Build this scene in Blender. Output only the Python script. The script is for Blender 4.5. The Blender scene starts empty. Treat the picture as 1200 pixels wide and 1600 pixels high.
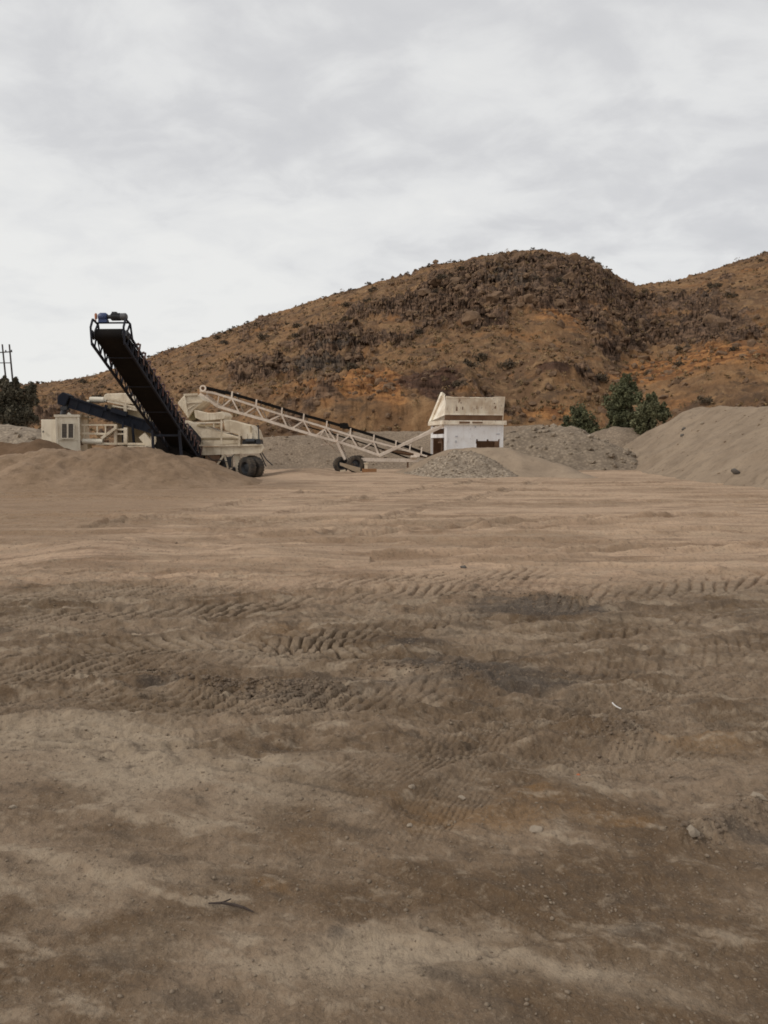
import bpy, bmesh, math, random
import numpy as np
from mathutils import Vector, Matrix

R = math.radians
scene = bpy.context.scene
COL = scene.collection
rng = np.random.default_rng(7)
random.seed(7)

# ------------------------------------------------------------------ camera
CAM_Z = 1.6
PITCH = R(5.05)
cd = bpy.data.cameras.new("camera")
cam = bpy.data.objects.new("camera", cd)
COL.objects.link(cam)
cam.location = (0, 0, CAM_Z)
cam.rotation_euler = (R(90) - PITCH, 0, 0)
cd.sensor_fit = 'HORIZONTAL'
cd.sensor_width = 26.0
cd.lens = 26.0
cd.clip_start = 0.05
cd.clip_end = 6000
scene.camera = cam

# ------------------------------------------------------------------ world: thick overcast over a faint daylight sky
SUN_EL, SUN_AZ = R(38), R(-112)      # azimuth measured from +Y towards +X
world = bpy.data.worlds.new("World")
scene.world = world
world.use_nodes = True
wt = world.node_tree
wt.nodes.clear()
def wn(t, **kw):
    n = wt.nodes.new(t)
    for k, v in kw.items():
        setattr(n, k, v)
    return n
w_out = wn('ShaderNodeOutputWorld')
w_bg = wn('ShaderNodeBackground')
w_bg.inputs['Strength'].default_value = 0.1
sky = wn('ShaderNodeTexSky', sky_type='NISHITA', sun_disc=False)
sky.sun_elevation = SUN_EL
sky.sun_rotation = SUN_AZ
tc = wn('ShaderNodeTexCoord')
sep = wn('ShaderNodeSeparateXYZ')
wt.links.new(tc.outputs['Generated'], sep.inputs[0])
def wmath(op, a, b=None, clamp=False):
    n = wn('ShaderNodeMath', operation=op, use_clamp=clamp)
    for i, v in enumerate((a, b)):
        if v is None:
            continue
        if isinstance(v, (int, float)):
            n.inputs[i].default_value = v
        else:
            wt.links.new(v, n.inputs[i])
    return n.outputs[0]
zc = wmath('ADD', wmath('MAXIMUM', sep.outputs[2], 0.0), 0.30)
cx = wmath('DIVIDE', sep.outputs[0], zc)
cy = wmath('DIVIDE', sep.outputs[1], zc)
comb = wn('ShaderNodeCombineXYZ')
wt.links.new(cx, comb.inputs[0])
wt.links.new(cy, comb.inputs[1])
def wnoise(scale, detail, rough, dist, stretch=(1, 1, 1), rot=0.0, off=0.0):
    m = wn('ShaderNodeMapping')
    m.inputs['Scale'].default_value = stretch
    m.inputs['Rotation'].default_value = (0, 0, rot)
    m.inputs['Location'].default_value = (off, off * .7, 0)
    wt.links.new(comb.outputs[0], m.inputs['Vector'])
    n = wn('ShaderNodeTexNoise')
    n.inputs['Scale'].default_value = scale
    n.inputs['Detail'].default_value = detail
    n.inputs['Roughness'].default_value = rough
    n.inputs['Distortion'].default_value = dist
    wt.links.new(m.outputs[0], n.inputs['Vector'])
    return n.outputs[0]
n_big = wnoise(1.5, 4, 0.5, 0.4, (1.0, 1.25, 1), R(25), 3.1)
n_mid = wnoise(7.0, 6, 0.56, 0.3, (0.85, 1.05, 1), R(35), 1.7)
cl = wmath('ADD', wmath('MULTIPLY', n_big, 0.52), wmath('MULTIPLY', n_mid, 0.48))
# the cloud deck thins towards the horizon on the left: brighter there
azl = wmath('ADD', wmath('MULTIPLY', sep.outputs[0], -0.75), 0.35, True)
low = wmath('SUBTRACT', 1.0, wmath('MULTIPLY', wmath('MAXIMUM', sep.outputs[2], 0.0), 1.75), True)
glow = wmath('MULTIPLY', wmath('MULTIPLY', low, low), wmath('ADD', wmath('MULTIPLY', azl, 0.75), 0.25))
val = wmath('ADD', cl, wmath('MULTIPLY', glow, 0.70))
ramp = wn('ShaderNodeValToRGB')
wt.links.new(val, ramp.inputs[0])
e = ramp.color_ramp.elements
e[0].position = 0.36; e[0].color = (0.565, 0.567, 0.58, 1)
e[1].position = 0.74; e[1].color = (0.79, 0.787, 0.77, 1)
m_ = e.new(0.50); m_.color = (0.63, 0.63, 0.637, 1)
m2 = e.new(0.60); m2.color = (0.725, 0.725, 0.721, 1)
scl = wn('ShaderNodeVectorMath', operation='SCALE')
scl.inputs['Scale'].default_value = 10.0
wt.links.new(ramp.outputs[0], scl.inputs[0])
mixw = wn('ShaderNodeMix', data_type='RGBA')
mixw.inputs[0].default_value = 0.94
wt.links.new(sky.outputs[0], mixw.inputs[6])
wt.links.new(scl.outputs[0], mixw.inputs[7])
wt.links.new(mixw.outputs[2], w_bg.inputs[0])
wt.links.new(w_bg.outputs[0], w_out.inputs[0])

# ------------------------------------------------------------------ sun behind the clouds
sd = bpy.data.lights.new("sun", 'SUN')
sd.energy = 1.3
sd.angle = R(14)
sd.color = (1.0, 0.95, 0.88)
sun = bpy.data.objects.new("sun", sd)
COL.objects.link(sun)
sdir = Vector((math.sin(SUN_AZ) * math.cos(SUN_EL), math.cos(SUN_AZ) * math.cos(SUN_EL), math.sin(SUN_EL)))
sun.rotation_euler = sdir.to_track_quat('Z', 'Y').to_euler()

scene.view_settings.view_transform = 'Standard'
scene.view_settings.look = 'None'
scene.view_settings.exposure = 0.12
scene.view_settings.gamma = 1.0
scene.render.engine = 'CYCLES'
scene.cycles.filter_width = 1.75
scene.cycles.max_bounces = 5
scene.cycles.diffuse_bounces = 3

# ------------------------------------------------------------------ coordinates read off the photograph
cP, sP = math.cos(PITCH), math.sin(PITCH)
def at(px, py, Y):
    u = (px - 600) / 1200.0
    v = (800 - py) / 1200.0
    t = Y / (cP + v * sP)
    return Vector((u * t, Y, CAM_Z + t * (-sP + v * cP)))
def gp(px, py, z=0.0):
    u = (px - 600) / 1200.0
    v = (800 - py) / 1200.0
    t = (CAM_Z - z) / (sP - v * cP)
    return (u * t, t * (cP + v * sP))
def proj(x, y, z):
    zz = z - CAM_Z
    f = y * cP - zz * sP
    up = y * sP + zz * cP
    return 600 + 1200 * x / f, 800 - 1200 * up / f

# ------------------------------------------------------------------ noise
def _h(ix, iy, seed):
    h = (ix.astype(np.int64) * 374761393 + iy.astype(np.int64) * 668265263 + seed * 974634221) & 0xFFFFFFFF
    h = ((h ^ (h >> 13)) * 1274126177) & 0xFFFFFFFF
    h = (h ^ (h >> 16)) & 0xFFFFFFFF
    return h
def perlin(x, y, seed=0):
    x = np.asarray(x, float); y = np.asarray(y, float)
    ix = np.floor(x); iy = np.floor(y)
    fx = x - ix; fy = y - iy
    ix = ix.astype(np.int64); iy = iy.astype(np.int64)
    u = fx * fx * fx * (fx * (fx * 6 - 15) + 10)
    v = fy * fy * fy * (fy * (fy * 6 - 15) + 10)
    def g(dx, dy):
        a = _h(ix + dx, iy + dy, seed) * (2 * math.pi / 4294967296.0)
        return np.cos(a) * (fx - dx) + np.sin(a) * (fy - dy)
    a = g(0, 0); b = g(1, 0); c = g(0, 1); d = g(1, 1)
    return ((a + (b - a) * u) + ((c + (d - c) * u) - (a + (b - a) * u)) * v) * 1.5
def fbm(x, y, seed=0, octv=4, gain=0.5, lac=2.03):
    s = 0.0; amp = 1.0; tot = 0.0
    for k in range(octv):
        s = s + amp * perlin(x, y, seed + k * 17)
        tot += amp; amp *= gain
        x = x * lac + 5.3; y = y * lac - 2.7
    return s / tot
def ridged(x, y, seed=0, octv=4, gain=0.5, lac=2.1):
    s = 0.0; amp = 1.0; tot = 0.0
    for k in range(octv):
        s = s + amp * (1 - np.abs(perlin(x, y, seed + k * 13)) * 1.6)
        tot += amp; amp *= gain
        x = x * lac + 3.1; y = y * lac + 8.2
    return s / tot
def sstep(a, b, x):
    t = np.clip((x - a) / (b - a), 0, 1)
    return t * t * (3 - 2 * t)

# ------------------------------------------------------------------ materials
def hexa(c):
    return (c[0], c[1], c[2], 1)
class Mat:
    def __init__(s, name, rough=0.8, spec=0.3, metallic=0.0):
        s.m = bpy.data.materials.new(name)
        s.m.use_nodes = True
        s.t = s.m.node_tree
        s.b = s.t.nodes['Principled BSDF']
        s.b.inputs['Roughness'].default_value = rough
        s.b.inputs['Metallic'].default_value = metallic
        s.b.inputs['Specular IOR Level'].default_value = spec
        s.tc = s.t.nodes.new('ShaderNodeTexCoord')
    def link(s, a, b):
        s.t.links.new(a, b)
    def noise(s, scale, detail=4, rough=0.55, dist=0.0, stretch=(1, 1, 1), off=0.0):
        m = s.t.nodes.new('ShaderNodeMapping')
        m.inputs['Scale'].default_value = stretch
        m.inputs['Location'].default_value = (off, off, off)
        s.link(s.tc.outputs['Object'], m.inputs['Vector'])
        n = s.t.nodes.new('ShaderNodeTexNoise')
        n.inputs['Scale'].default_value = scale
        n.inputs['Detail'].default_value = detail
        n.inputs['Roughness'].default_value = rough
        n.inputs['Distortion'].default_value = dist
        s.link(m.outputs[0], n.inputs['Vector'])
        return n.outputs[0]
    def voro(s, scale, feature='F1', out='Distance'):
        n = s.t.nodes.new('ShaderNodeTexVoronoi')
        n.feature = feature
        n.inputs['Scale'].default_value = scale
        s.link(s.tc.outputs['Object'], n.inputs['Vector'])
        return n.outputs[out]
    def ramp(s, fac, lo, hi):
        n = s.t.nodes.new('ShaderNodeMapRange')
        n.inputs['From Min'].default_value = lo
        n.inputs['From Max'].default_value = hi
        n.interpolation_type = 'SMOOTHSTEP'
        s.link(fac, n.inputs['Value'])
        return n.outputs[0]
    def math(s, op, a, b):
        n = s.t.nodes.new('ShaderNodeMath')
        n.operation = op
        for i, v in enumerate((a, b)):
            if isinstance(v, (int, float)):
                n.inputs[i].default_value = v
            else:
                s.link(v, n.inputs[i])
        return n.outputs[0]
    def attr(s, name, out='Fac'):
        n = s.t.nodes.new('ShaderNodeAttribute')
        n.attribute_name = name
        return n.outputs[out]
    def mix(s, fac, a, b, blend='MIX'):
        n = s.t.nodes.new('ShaderNodeMix')
        n.data_type = 'RGBA'
        n.blend_type = blend
        for sock, v in ((n.inputs[0], fac), (n.inputs[6], a), (n.inputs[7], b)):
            if isinstance(v, (int, float)):
                sock.default_value = v
            elif isinstance(v, tuple):
                sock.default_value = hexa(v)
            else:
                s.link(v, sock)
        return n.outputs[2]
    def color(s, c):
        if isinstance(c, tuple):
            s.b.inputs['Base Color'].default_value = hexa(c)
        else:
            s.link(c, s.b.inputs['Base Color'])
    def bump(s, h, strength=0.5, dist=0.02):
        n = s.t.nodes.new('ShaderNodeBump')
        n.inputs['Strength'].default_value = strength
        n.inputs['Distance'].default_value = dist
        s.link(h, n.inputs['Height'])
        prev = s.b.inputs['Normal'].links
        if prev:
            s.link(prev[0].from_socket, n.inputs['Normal'])
        s.link(n.outputs[0], s.b.inputs['Normal'])

def paint(name, base, dirt, rust=(0.16, 0.065, 0.03), amount=0.5, rusty=0.25, rough=0.6, spec=0.35):
    """Weathered machine paint: dust film, run-down streaks and rust spots."""
    m = Mat(name, rough, spec)
    c = m.mix(m.math('MULTIPLY', m.ramp(m.noise(1.4, 5, 0.6), 0.35, 0.7), amount), base, dirt)
    c = m.mix(m.math('MULTIPLY', m.ramp(m.noise(7, 4, 0.6, 0, (1, 1, 0.12)), 0.52, 0.72), amount * 0.8), c, dirt)
    c = m.mix(m.math('MULTIPLY', m.ramp(m.noise(5, 7, 0.7, 0.2, (1, 1, .6), 4.0), 0.58, 0.66), rusty), c, rust)
    m.color(c)
    m.bump(m.noise(30, 4), 0.15, 0.01)
    return m.m
def soil(name, a, b, dark, fine=14.0, speck=0.4, bumpd=0.05, stretch=(1, 1, 1)):
    m = Mat(name, 0.95, 0.1)
    c = m.mix(m.ramp(m.noise(0.55, 5, 0.6, 0.4), 0.34, 0.68), a, b)
    c = m.mix(m.math('MULTIPLY', m.ramp(m.noise(2.6, 6, 0.65, 0.3, stretch), 0.5, 0.72), 0.6), c, dark)
    c = m.mix(m.math('MULTIPLY', m.ramp(m.noise(fine, 5, 0.7), 0.45, 0.75), speck), c, dark)
    c = m.mix(m.math('MULTIPLY', m.ramp(m.noise(fine * 1.3, 4, 0.7, 0, (1, 1, 1), 9.0), 0.58, 0.75), speck), c, tuple(min(1, x * 1.5) for x in a))
    m.color(c)
    m.bump(m.noise(fine * 0.35, 6, 0.65), 0.6, bumpd)
    return m.m
def gravel_mat(name, a, b, dark, scale=9.0):
    m = Mat(name, 0.92, 0.15)
    v = m.voro(scale, 'F1', 'Color')
    sepc = m.t.nodes.new('ShaderNodeSeparateColor')
    m.link(v, sepc.inputs[0])
    c = m.mix(m.ramp(sepc.outputs[0], 0.1, 0.9), a, b)
    c = m.mix(m.math('MULTIPLY', m.ramp(m.noise(0.6, 5, 0.6, 0.3), 0.4, 0.7), 0.45), c, dark)
    c = m.mix(m.math('MULTIPLY', m.ramp(m.voro(scale), 0.25, 0.7), 0.55), c, dark)
    m.color(c)
    m.bump(m.voro(scale), 0.5, -0.06)
    return m.m

M = {}
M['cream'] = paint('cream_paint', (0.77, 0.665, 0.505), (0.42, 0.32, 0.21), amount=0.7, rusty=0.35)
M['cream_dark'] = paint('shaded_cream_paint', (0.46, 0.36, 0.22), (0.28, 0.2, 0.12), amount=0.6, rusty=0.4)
M['cabin'] = paint('cabin_paint', (0.76, 0.675, 0.53), (0.5, 0.4, 0.28), amount=0.35, rusty=0.12)
M['white'] = paint('white_paint', (0.86, 0.845, 0.835), (0.62, 0.56, 0.5), amount=0.35, rusty=0.22)
M['truss'] = paint('truss_paint', (0.78, 0.665, 0.55), (0.47, 0.36, 0.27), amount=0.5, rusty=0.35)
M['bin'] = paint('bin_paint', (0.86, 0.775, 0.63), (0.45, 0.31, 0.19), amount=0.6, rusty=0.8)
M['rust'] = paint('rusty_steel', (0.15, 0.08, 0.045), (0.24, 0.15, 0.09), amount=0.7, rusty=0.5, rough=0.85)
M['dark_steel'] = paint('dark_blue_grey_steel', (0.024, 0.026, 0.035), (0.05, 0.042, 0.036), amount=0.2, rusty=0.2, rough=0.75, spec=0.12)
M['blue_steel'] = paint('slate_blue_steel', (0.017, 0.020, 0.029), (0.045, 0.04, 0.036), amount=0.2, rusty=0.1, rough=0.75, spec=0.12)
M['idler'] = paint('idler_red', (0.12, 0.06, 0.055), (0.2, 0.14, 0.11), amount=0.6, rusty=0.4)
M['belt'] = paint('belt_rubber', (0.011, 0.0095, 0.0088), (0.03, 0.023, 0.018), amount=0.3, rusty=0.0, rough=0.85, spec=0.1)
M['rubber'] = paint('tyre_rubber', (0.026, 0.0245, 0.024), (0.15, 0.115, 0.08), amount=0.75, rusty=0.0, rough=0.85)
M['motor'] = paint('motor_grey', (0.032, 0.034, 0.038), (0.07, 0.06, 0.05), amount=0.3, rusty=0.0, rough=0.5)
M['gear_blue'] = paint('gearbox_blue', (0.025, 0.055, 0.16), (0.08, 0.08, 0.1), amount=0.35, rusty=0.05, rough=0.45)
M['orange'] = paint('beacon_orange', (0.42, 0.12, 0.045), (0.4, 0.2, 0.1), amount=0.3, rusty=0.0)
M['pole'] = paint('pole_wood', (0.075, 0.065, 0.06), (0.11, 0.1, 0.09), amount=0.5, rusty=0.0, rough=0.9)
M['tank'] = paint('tank_white', (0.74, 0.68, 0.56), (0.5, 0.42, 0.3), amount=0.4, rusty=0.1)
M['grille'] = paint('grille_metal', (0.16, 0.135, 0.11), (0.25, 0.2, 0.15), amount=0.6, rusty=0.1)
M['wood'] = paint('plank_wood', (0.36, 0.28, 0.19), (0.2, 0.14, 0.09), amount=0.6, rusty=0.1, rough=0.9)
M['stick'] = paint('dry_stick', (0.045, 0.033, 0.027), (0.09, 0.06, 0.045), amount=0.5, rusty=0.1, rough=0.9)
M['litter'] = paint('pale_plastic', (0.75, 0.72, 0.68), (0.55, 0.5, 0.42), amount=0.3, rusty=0.0)
M['stone'] = soil('pale_stone', (0.32, 0.26, 0.195), (0.24, 0.19, 0.14), (0.16, 0.12, 0.085), 20, 0.4, 0.01)
M['boulder'] = soil('grey_boulder', (0.16, 0.14, 0.12), (0.09, 0.078, 0.068), (0.045, 0.038, 0.032), 6, 0.4, 0.05)
M['berm'] = soil('brown_dirt', (0.315, 0.22, 0.145), (0.24, 0.163, 0.103), (0.135, 0.088, 0.055), 7, 0.35, 0.12)
M['fines'] = soil('grey_crusher_fines', (0.31, 0.235, 0.165), (0.24, 0.18, 0.126), (0.15, 0.112, 0.078), 9, 0.35, 0.06, (1, 1, .4))
M['ramp'] = soil('tan_ramp_dirt', (0.345, 0.262, 0.185), (0.27, 0.205, 0.146), (0.2, 0.15, 0.105), 8, 0.35, 0.06)
M['gravel'] = gravel_mat('crushed_grey_gravel', (0.31, 0.237, 0.168), (0.245, 0.185, 0.13), (0.16, 0.12, 0.086), 7)
M['gravel_heap'] = gravel_mat('coarse_grey_gravel', (0.42, 0.338, 0.252), (0.29, 0.23, 0.172), (0.165, 0.13, 0.095), 8)
M['gravel_pale'] = gravel_mat('pale_grey_gravel', (0.38, 0.305, 0.225), (0.27, 0.215, 0.158), (0.165, 0.13, 0.098), 5)
M['rubble'] = gravel_mat('quarry_rubble', (0.32, 0.25, 0.18), (0.235, 0.182, 0.13), (0.14, 0.108, 0.078), 5)

def leaf_mat(name, a, b):
    m = Mat(name, 0.75, 0.25)
    c = m.mix(m.attr('tone'), a, b)
    m.color(c)
    return m.m
M['leaf_dark'] = leaf_mat('dark_tree_leaves', (0.05, 0.045, 0.03), (0.145, 0.123, 0.082))
M['leaf_green'] = leaf_mat('green_bush_leaves', (0.055, 0.059, 0.03), (0.175, 0.175, 0.09))
M['leaf_olive'] = leaf_mat('olive_bush_leaves', (0.062, 0.063, 0.032), (0.19, 0.182, 0.095))
M['scrub'] = leaf_mat('dry_scrub_leaves', (0.085, 0.058, 0.031), (0.31, 0.205, 0.1))
M['shrub'] = leaf_mat('dark_shrub_leaves', (0.05, 0.038, 0.026), (0.135, 0.1, 0.062))
M['bark'] = soil('bark', (0.08, 0.06, 0.045), (0.05, 0.038, 0.028), (0.03, 0.022, 0.016), 12, 0.4, 0.03)

# ------------------------------------------------------------------ mesh helpers
def np_mesh(name, V, F, mat, smooth=True, attrs=None):
    V = np.asarray(V, np.float32); F = np.asarray(F, np.int32)
    me = bpy.data.meshes.new(name)
    k = F.shape[1]
    me.vertices.add(len(V)); me.vertices.foreach_set('co', V.ravel())
    me.loops.add(F.size); me.loops.foreach_set('vertex_index', F.ravel())
    me.polygons.add(len(F))
    me.polygons.foreach_set('loop_start', np.arange(0, F.size, k, dtype=np.int32))
    me.polygons.foreach_set('loop_total', np.full(len(F), k, np.int32))
    me.update(calc_edges=True)
    me.polygons.foreach_set('use_smooth', np.full(len(F), smooth, bool))
    for n, a in (attrs or {}).items():
        at_ = me.attributes.new(n, 'FLOAT', 'POINT')
        at_.data.foreach_set('value', np.asarray(a, np.float32).ravel())
    if mat:
        me.materials.append(mat)
    return me
def grid_faces(nr, nc):
    i = np.arange((nr - 1) * (nc - 1))
    r_, c_ = i // (nc - 1), i % (nc - 1)
    a = r_ * nc + c_
    return np.stack([a, a + 1, a + nc + 1, a + nc], 1)
def link(name, me, parent=None, loc=None):
    o = bpy.data.objects.new(name, me)
    COL.objects.link(o)
    if parent:
        o.parent = parent
    if loc is not None:
        o.location = loc
    return o
def tag(o, label, cat, group=None, kind=None):
    o['label'] = label
    if cat: o['category'] = cat
    if group: o['group'] = group
    if kind: o['kind'] = kind
    return o
def thing(name, label, cat, loc, group=None):
    o = bpy.data.objects.new(name, None)
    o.empty_display_size = 0.3
    COL.objects.link(o)
    o.location = loc
    return tag(o, label, cat, group)
def root_loc(o):
    while o.parent:
        o = o.parent
    return Vector(o.location)

class MB:
    def __init__(s):
        s.v = []; s.f = []
    def add(s, vs, fs):
        b = len(s.v)
        s.v += [Vector(p) for p in vs]
        s.f += [tuple(i + b for i in f) for f in fs]
        return s
    def prism(s, pts, vec):
        n = len(pts); vec = Vector(vec)
        vs = [Vector(p) for p in pts] + [Vector(p) + vec for p in pts]
        fs = [tuple(range(n)), tuple(range(2 * n - 1, n - 1, -1))]
        fs += [(i, i + n, (i + 1) % n + n, (i + 1) % n) for i in range(n)]
        return s.add(vs, fs)
    def bar(s, p0, p1, w, h=None, up=(0, 0, 1)):
        p0, p1 = Vector(p0), Vector(p1)
        h = w if h is None else h
        a = (p1 - p0).normalized()
        up = Vector(up)
        if abs(a.dot(up)) > 0.98:
            up = Vector((0, 1, 0))
        x = a.cross(up).normalized() * (w / 2)
        y = x.cross(a).normalized() * (h / 2)
        return s.prism([p0 - x - y, p0 + x - y, p0 + x + y, p0 - x + y], p1 - p0)
    def tube(s, p0, p1, r, n=10, r1=None):
        p0, p1 = Vector(p0), Vector(p1)
        r1 = r if r1 is None else r1
        a = (p1 - p0).normalized()
        x = a.orthogonal().normalized(); y = a.cross(x)
        vs = []
        for p, rr in ((p0, r), (p1, r1)):
            vs += [p + (x * math.cos(2 * math.pi * k / n) + y * math.sin(2 * math.pi * k / n)) * rr for k in range(n)]
        fs = [tuple(range(n - 1, -1, -1)), tuple(range(n, 2 * n))]
        fs += [(k, (k + 1) % n, (k + 1) % n + n, k + n) for k in range(n)]
        return s.add(vs, fs)
    def path(s, pts, r, n=8):
        for a, b in zip(pts[:-1], pts[1:]):
            s.tube(a, b, r, n)
        return s
    def lathe(s, c, axis, prof, n=28, closed=True):
        """prof: list of (radius, offset along the axis); closed ring of profile points."""
        c = Vector(c); a = Vector(axis).normalized()
        x = a.orthogonal().normalized(); y = a.cross(x)
        m = len(prof); vs = []
        for k in range(n):
            d = x * math.cos(2 * math.pi * k / n) + y * math.sin(2 * math.pi * k / n)
            vs += [c + d * r_ + a * t for r_, t in prof]
        fs = []
        for k in range(n):
            k2 = (k + 1) % n
            for j in range(m if closed else m - 1):
                j2 = (j + 1) % m
                fs.append((k * m + j, k * m + j2, k2 * m + j2, k2 * m + j))
        return s.add(vs, fs)
    def box(s, c, sx, sy, sz, ax=((1, 0, 0), (0, 1, 0), (0, 0, 1))):
        c = Vector(c); X, Y, Z = (Vector(a).normalized() for a in ax)
        b = c - X * sx / 2 - Y * sy / 2 - Z * sz / 2
        return s.prism([b, b + X * sx, b + X * sx + Z * sz, b + Z * sz], Y * sy)
    def build(s, name, mat, parent=None, smooth=False, bevel=0.0):
        off = root_loc(parent) if parent else Vector((0, 0, 0))
        bm = bmesh.new()
        vs = [bm.verts.new(p - off) for p in s.v]
        for f in s.f:
            try:
                bm.faces.new([vs[i] for i in f])
            except ValueError:
                pass
        bmesh.ops.recalc_face_normals(bm, faces=bm.faces)
        if bevel > 0:
            bmesh.ops.bevel(bm, geom=[e for e in bm.edges if len(e.link_faces) == 2 and e.calc_face_angle(0) > 0.5],
                            offset=bevel, segments=1, affect='EDGES', clamp_overlap=True)
        if smooth:
            for f in bm.faces:
                f.smooth = True
            for e_ in bm.edges:
                if len(e_.link_faces) == 2 and e_.calc_face_angle(0) > 0.7:
                    e_.smooth = False
        me = bpy.data.meshes.new(name)
        bm.to_mesh(me); bm.free()
        me.materials.append(mat)
        return link(name, me, parent)

_ico = {}
def ico(sub):
    if sub not in _ico:
        bm = bmesh.new()
        bmesh.ops.create_icosphere(bm, subdivisions=sub, radius=1)
        bm.verts.ensure_lookup_table()
        _ico[sub] = (np.array([v.co[:] for v in bm.verts]), np.array([[v.index for v in f.verts] for f in bm.faces]))
        bm.free()
    return _ico[sub]
def rocks_np(P, S, seed=1, sub=1, flat=(0.55, 0.9), rough=0.28):
    """Angular stones at points P (n,3) with radii S: one array of vertices and triangles."""
    r_ = np.random.default_rng(seed)
    bv, bf = ico(sub)
    n, m = len(P), len(bv)
    V = np.repeat(bv[None], n, 0)
    for _ in range(5):                                   # cut a few flat facets
        d = r_.normal(size=(n, 1, 3)); d /= np.linalg.norm(d, axis=2, keepdims=True)
        lim = r_.uniform(0.45, 0.85, (n, 1))
        dot = (V * d).sum(2)
        V = V - d * np.maximum(dot - lim, 0)[..., None]
    V *= 1 + r_.normal(size=(n, m, 1)) * rough * 0.25
    sc = np.stack([r_.uniform(0.8, 1.25, n), r_.uniform(0.7, 1.05, n), r_.uniform(*flat, n)], 1)[:, None]
    V = V * sc
    a = r_.uniform(0, 2 * np.pi, n); b = r_.normal(0, 0.35, n)
    ca, sa = np.cos(a)[:, None], np.sin(a)[:, None]
    cb, sb = np.cos(b)[:, None], np.sin(b)[:, None]
    y, z = V[..., 1] * cb - V[..., 2] * sb, V[..., 1] * sb + V[..., 2] * cb
    x = V[..., 0]
    V = np.stack([x * ca - y * sa, x * sa + y * ca, z], 2) * np.asarray(S)[:, None, None] + np.asarray(P)[:, None]
    F = (bf[None] + (np.arange(n) * m)[:, None, None]).reshape(-1, 3)
    return V.reshape(-1, 3), F
def leaves_np(C, Rad, per, size, seed=1, squash=0.8, up=0.3):
    """Leaf-sized quads filling blobs at C (n,3) with radii Rad (n,)."""
    r_ = np.random.default_rng(seed)
    C = np.asarray(C); n = len(C)
    d = r_.normal(size=(n, per, 3)); d /= np.linalg.norm(d, axis=2, keepdims=True)
    rad = np.asarray(Rad)[:, None, None] * r_.uniform(0.15, 1.0, (n, per, 1)) ** 0.6
    P = C[:, None] + d * rad * np.array([1, 1, squash])
    P = P.reshape(-1, 3); k = len(P)
    t = r_.normal(size=(k, 3)); t[:, 2] += up; t /= np.linalg.norm(t, axis=1, keepdims=True)
    b = np.cross(t, r_.normal(size=(k, 3))); b /= np.linalg.norm(b, axis=1, keepdims=True)
    s1 = size * r_.uniform(0.6, 1.4, (k, 1)); s2 = s1 * r_.uniform(0.35, 0.6, (k, 1))
    V = np.stack([P - t * s1, P + b * s2, P + t * s1, P - b * s2], 1).reshape(-1, 3)
    F = np.arange(k * 4).reshape(-1, 4)
    clump = np.repeat(r_.uniform(0, 1, n), per)
    tone = np.clip(0.55 * clump + 0.45 * r_.uniform(0, 1, k), 0, 1)
    return V, F, np.repeat(tone, 4)

# ================================================================== THE GROUND
def catmull(pts, per=14):
    P = [np.array(p, float) for p in pts]
    P = [2 * P[0] - P[1]] + P + [2 * P[-1] - P[-2]]
    out = []
    for i in range(1, len(P) - 2):
        for t in np.linspace(0, 1, per, endpoint=False):
            a, b, c, d = P[i - 1:i + 3]
            out.append(0.5 * ((2 * b) + (-a + c) * t + (2 * a - 5 * b + 4 * c - d) * t * t + (-a + 3 * b - 3 * c + d) * t ** 3))
    out.append(P[-2])
    return np.array(out)
def gpl(*pp):
    return [gp(*p) for p in pp]
TRACKS = []   # path, half width, depth, lug pitch, lug height, berm, seed
def track(path, hw, depth, pitch, lug, berm, seed, per=14):
    TRACKS.append((catmull(path, per), hw, depth, pitch, lug, berm, seed))
# tyre tracks with fresh lugs crossing the disturbed soil
track(gpl((-260, 985), (60, 962), (320, 948), (620, 925), (900, 905)), 0.30, 0.035, 0.18, 0.06, 0.03, 1)
track(gpl((-260, 940), (100, 926), (380, 916), (640, 905), (900, 890)), 0.34, 0.03, 0.20, 0.055, 0.025, 2)
track(gpl((-200, 1030), (120, 1010), (360, 1003), (560, 1018), (800, 1010), (1100, 985)), 0.27, 0.035, 0.15, 0.07, 0.03, 3)
track(gpl((-200, 1120), (140, 1092), (380, 1098), (620, 1085), (900, 1050), (1300, 1040)), 0.24, 0.025, 0.12, 0.04, 0.025, 4)
track(gpl((-200, 1060), (60, 1046), (300, 1030), (560, 985), (760, 950)), 0.26, 0.025, 0.15, 0.06, 0.025, 14)
track(gpl((-200, 1170), (40, 1150), (300, 1135), (520, 1110), (760, 1120), (1000, 1090), (1300, 1085)), 0.22, 0.02, 0.11, 0.03, 0.02, 15)
track(gpl((380, 1262), (560, 1210), (700, 1170), (840, 1125), (1060, 1090), (1400, 1050)), 0.22, 0.02, 0.10, 0.032, 0.022, 5)
track(gpl((560, 1330), (780, 1225), (930, 1165), (1060, 1130), (1300, 1120)), 0.17, 0.02, 0.08, 0.03, 0.028, 6)
track(gpl((1040, 1385), (1110, 1335), (1210, 1290), (1340, 1240)), 0.12, 0.028, 0.05, 0.018, 0.028, 7)
track(gpl((820, 950), (1010, 925), (1230, 905), (1500, 890)), 0.34, 0.03, 0.20, 0.045, 0.03, 8)
track(gpl((860, 912), (1120, 895), (1300, 885)), 0.34, 0.03, 0.22, 0.05, 0.02, 9)
track(gpl((640, 1040), (860, 1046), (1100, 1020), (1400, 985)), 0.22, 0.025, 0.13, 0.03, 0.03, 13)
track(gpl((600, 980), (860, 990), (1100, 960), (1400, 945)), 0.25, 0.03, 0.16, 0.06, 0.03, 16)
track(gpl((250, 1180), (440, 1215), (600, 1252), (800, 1330), (1000, 1440)), 0.045, 0.018, .1, 0, 0.012, 18)
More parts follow.
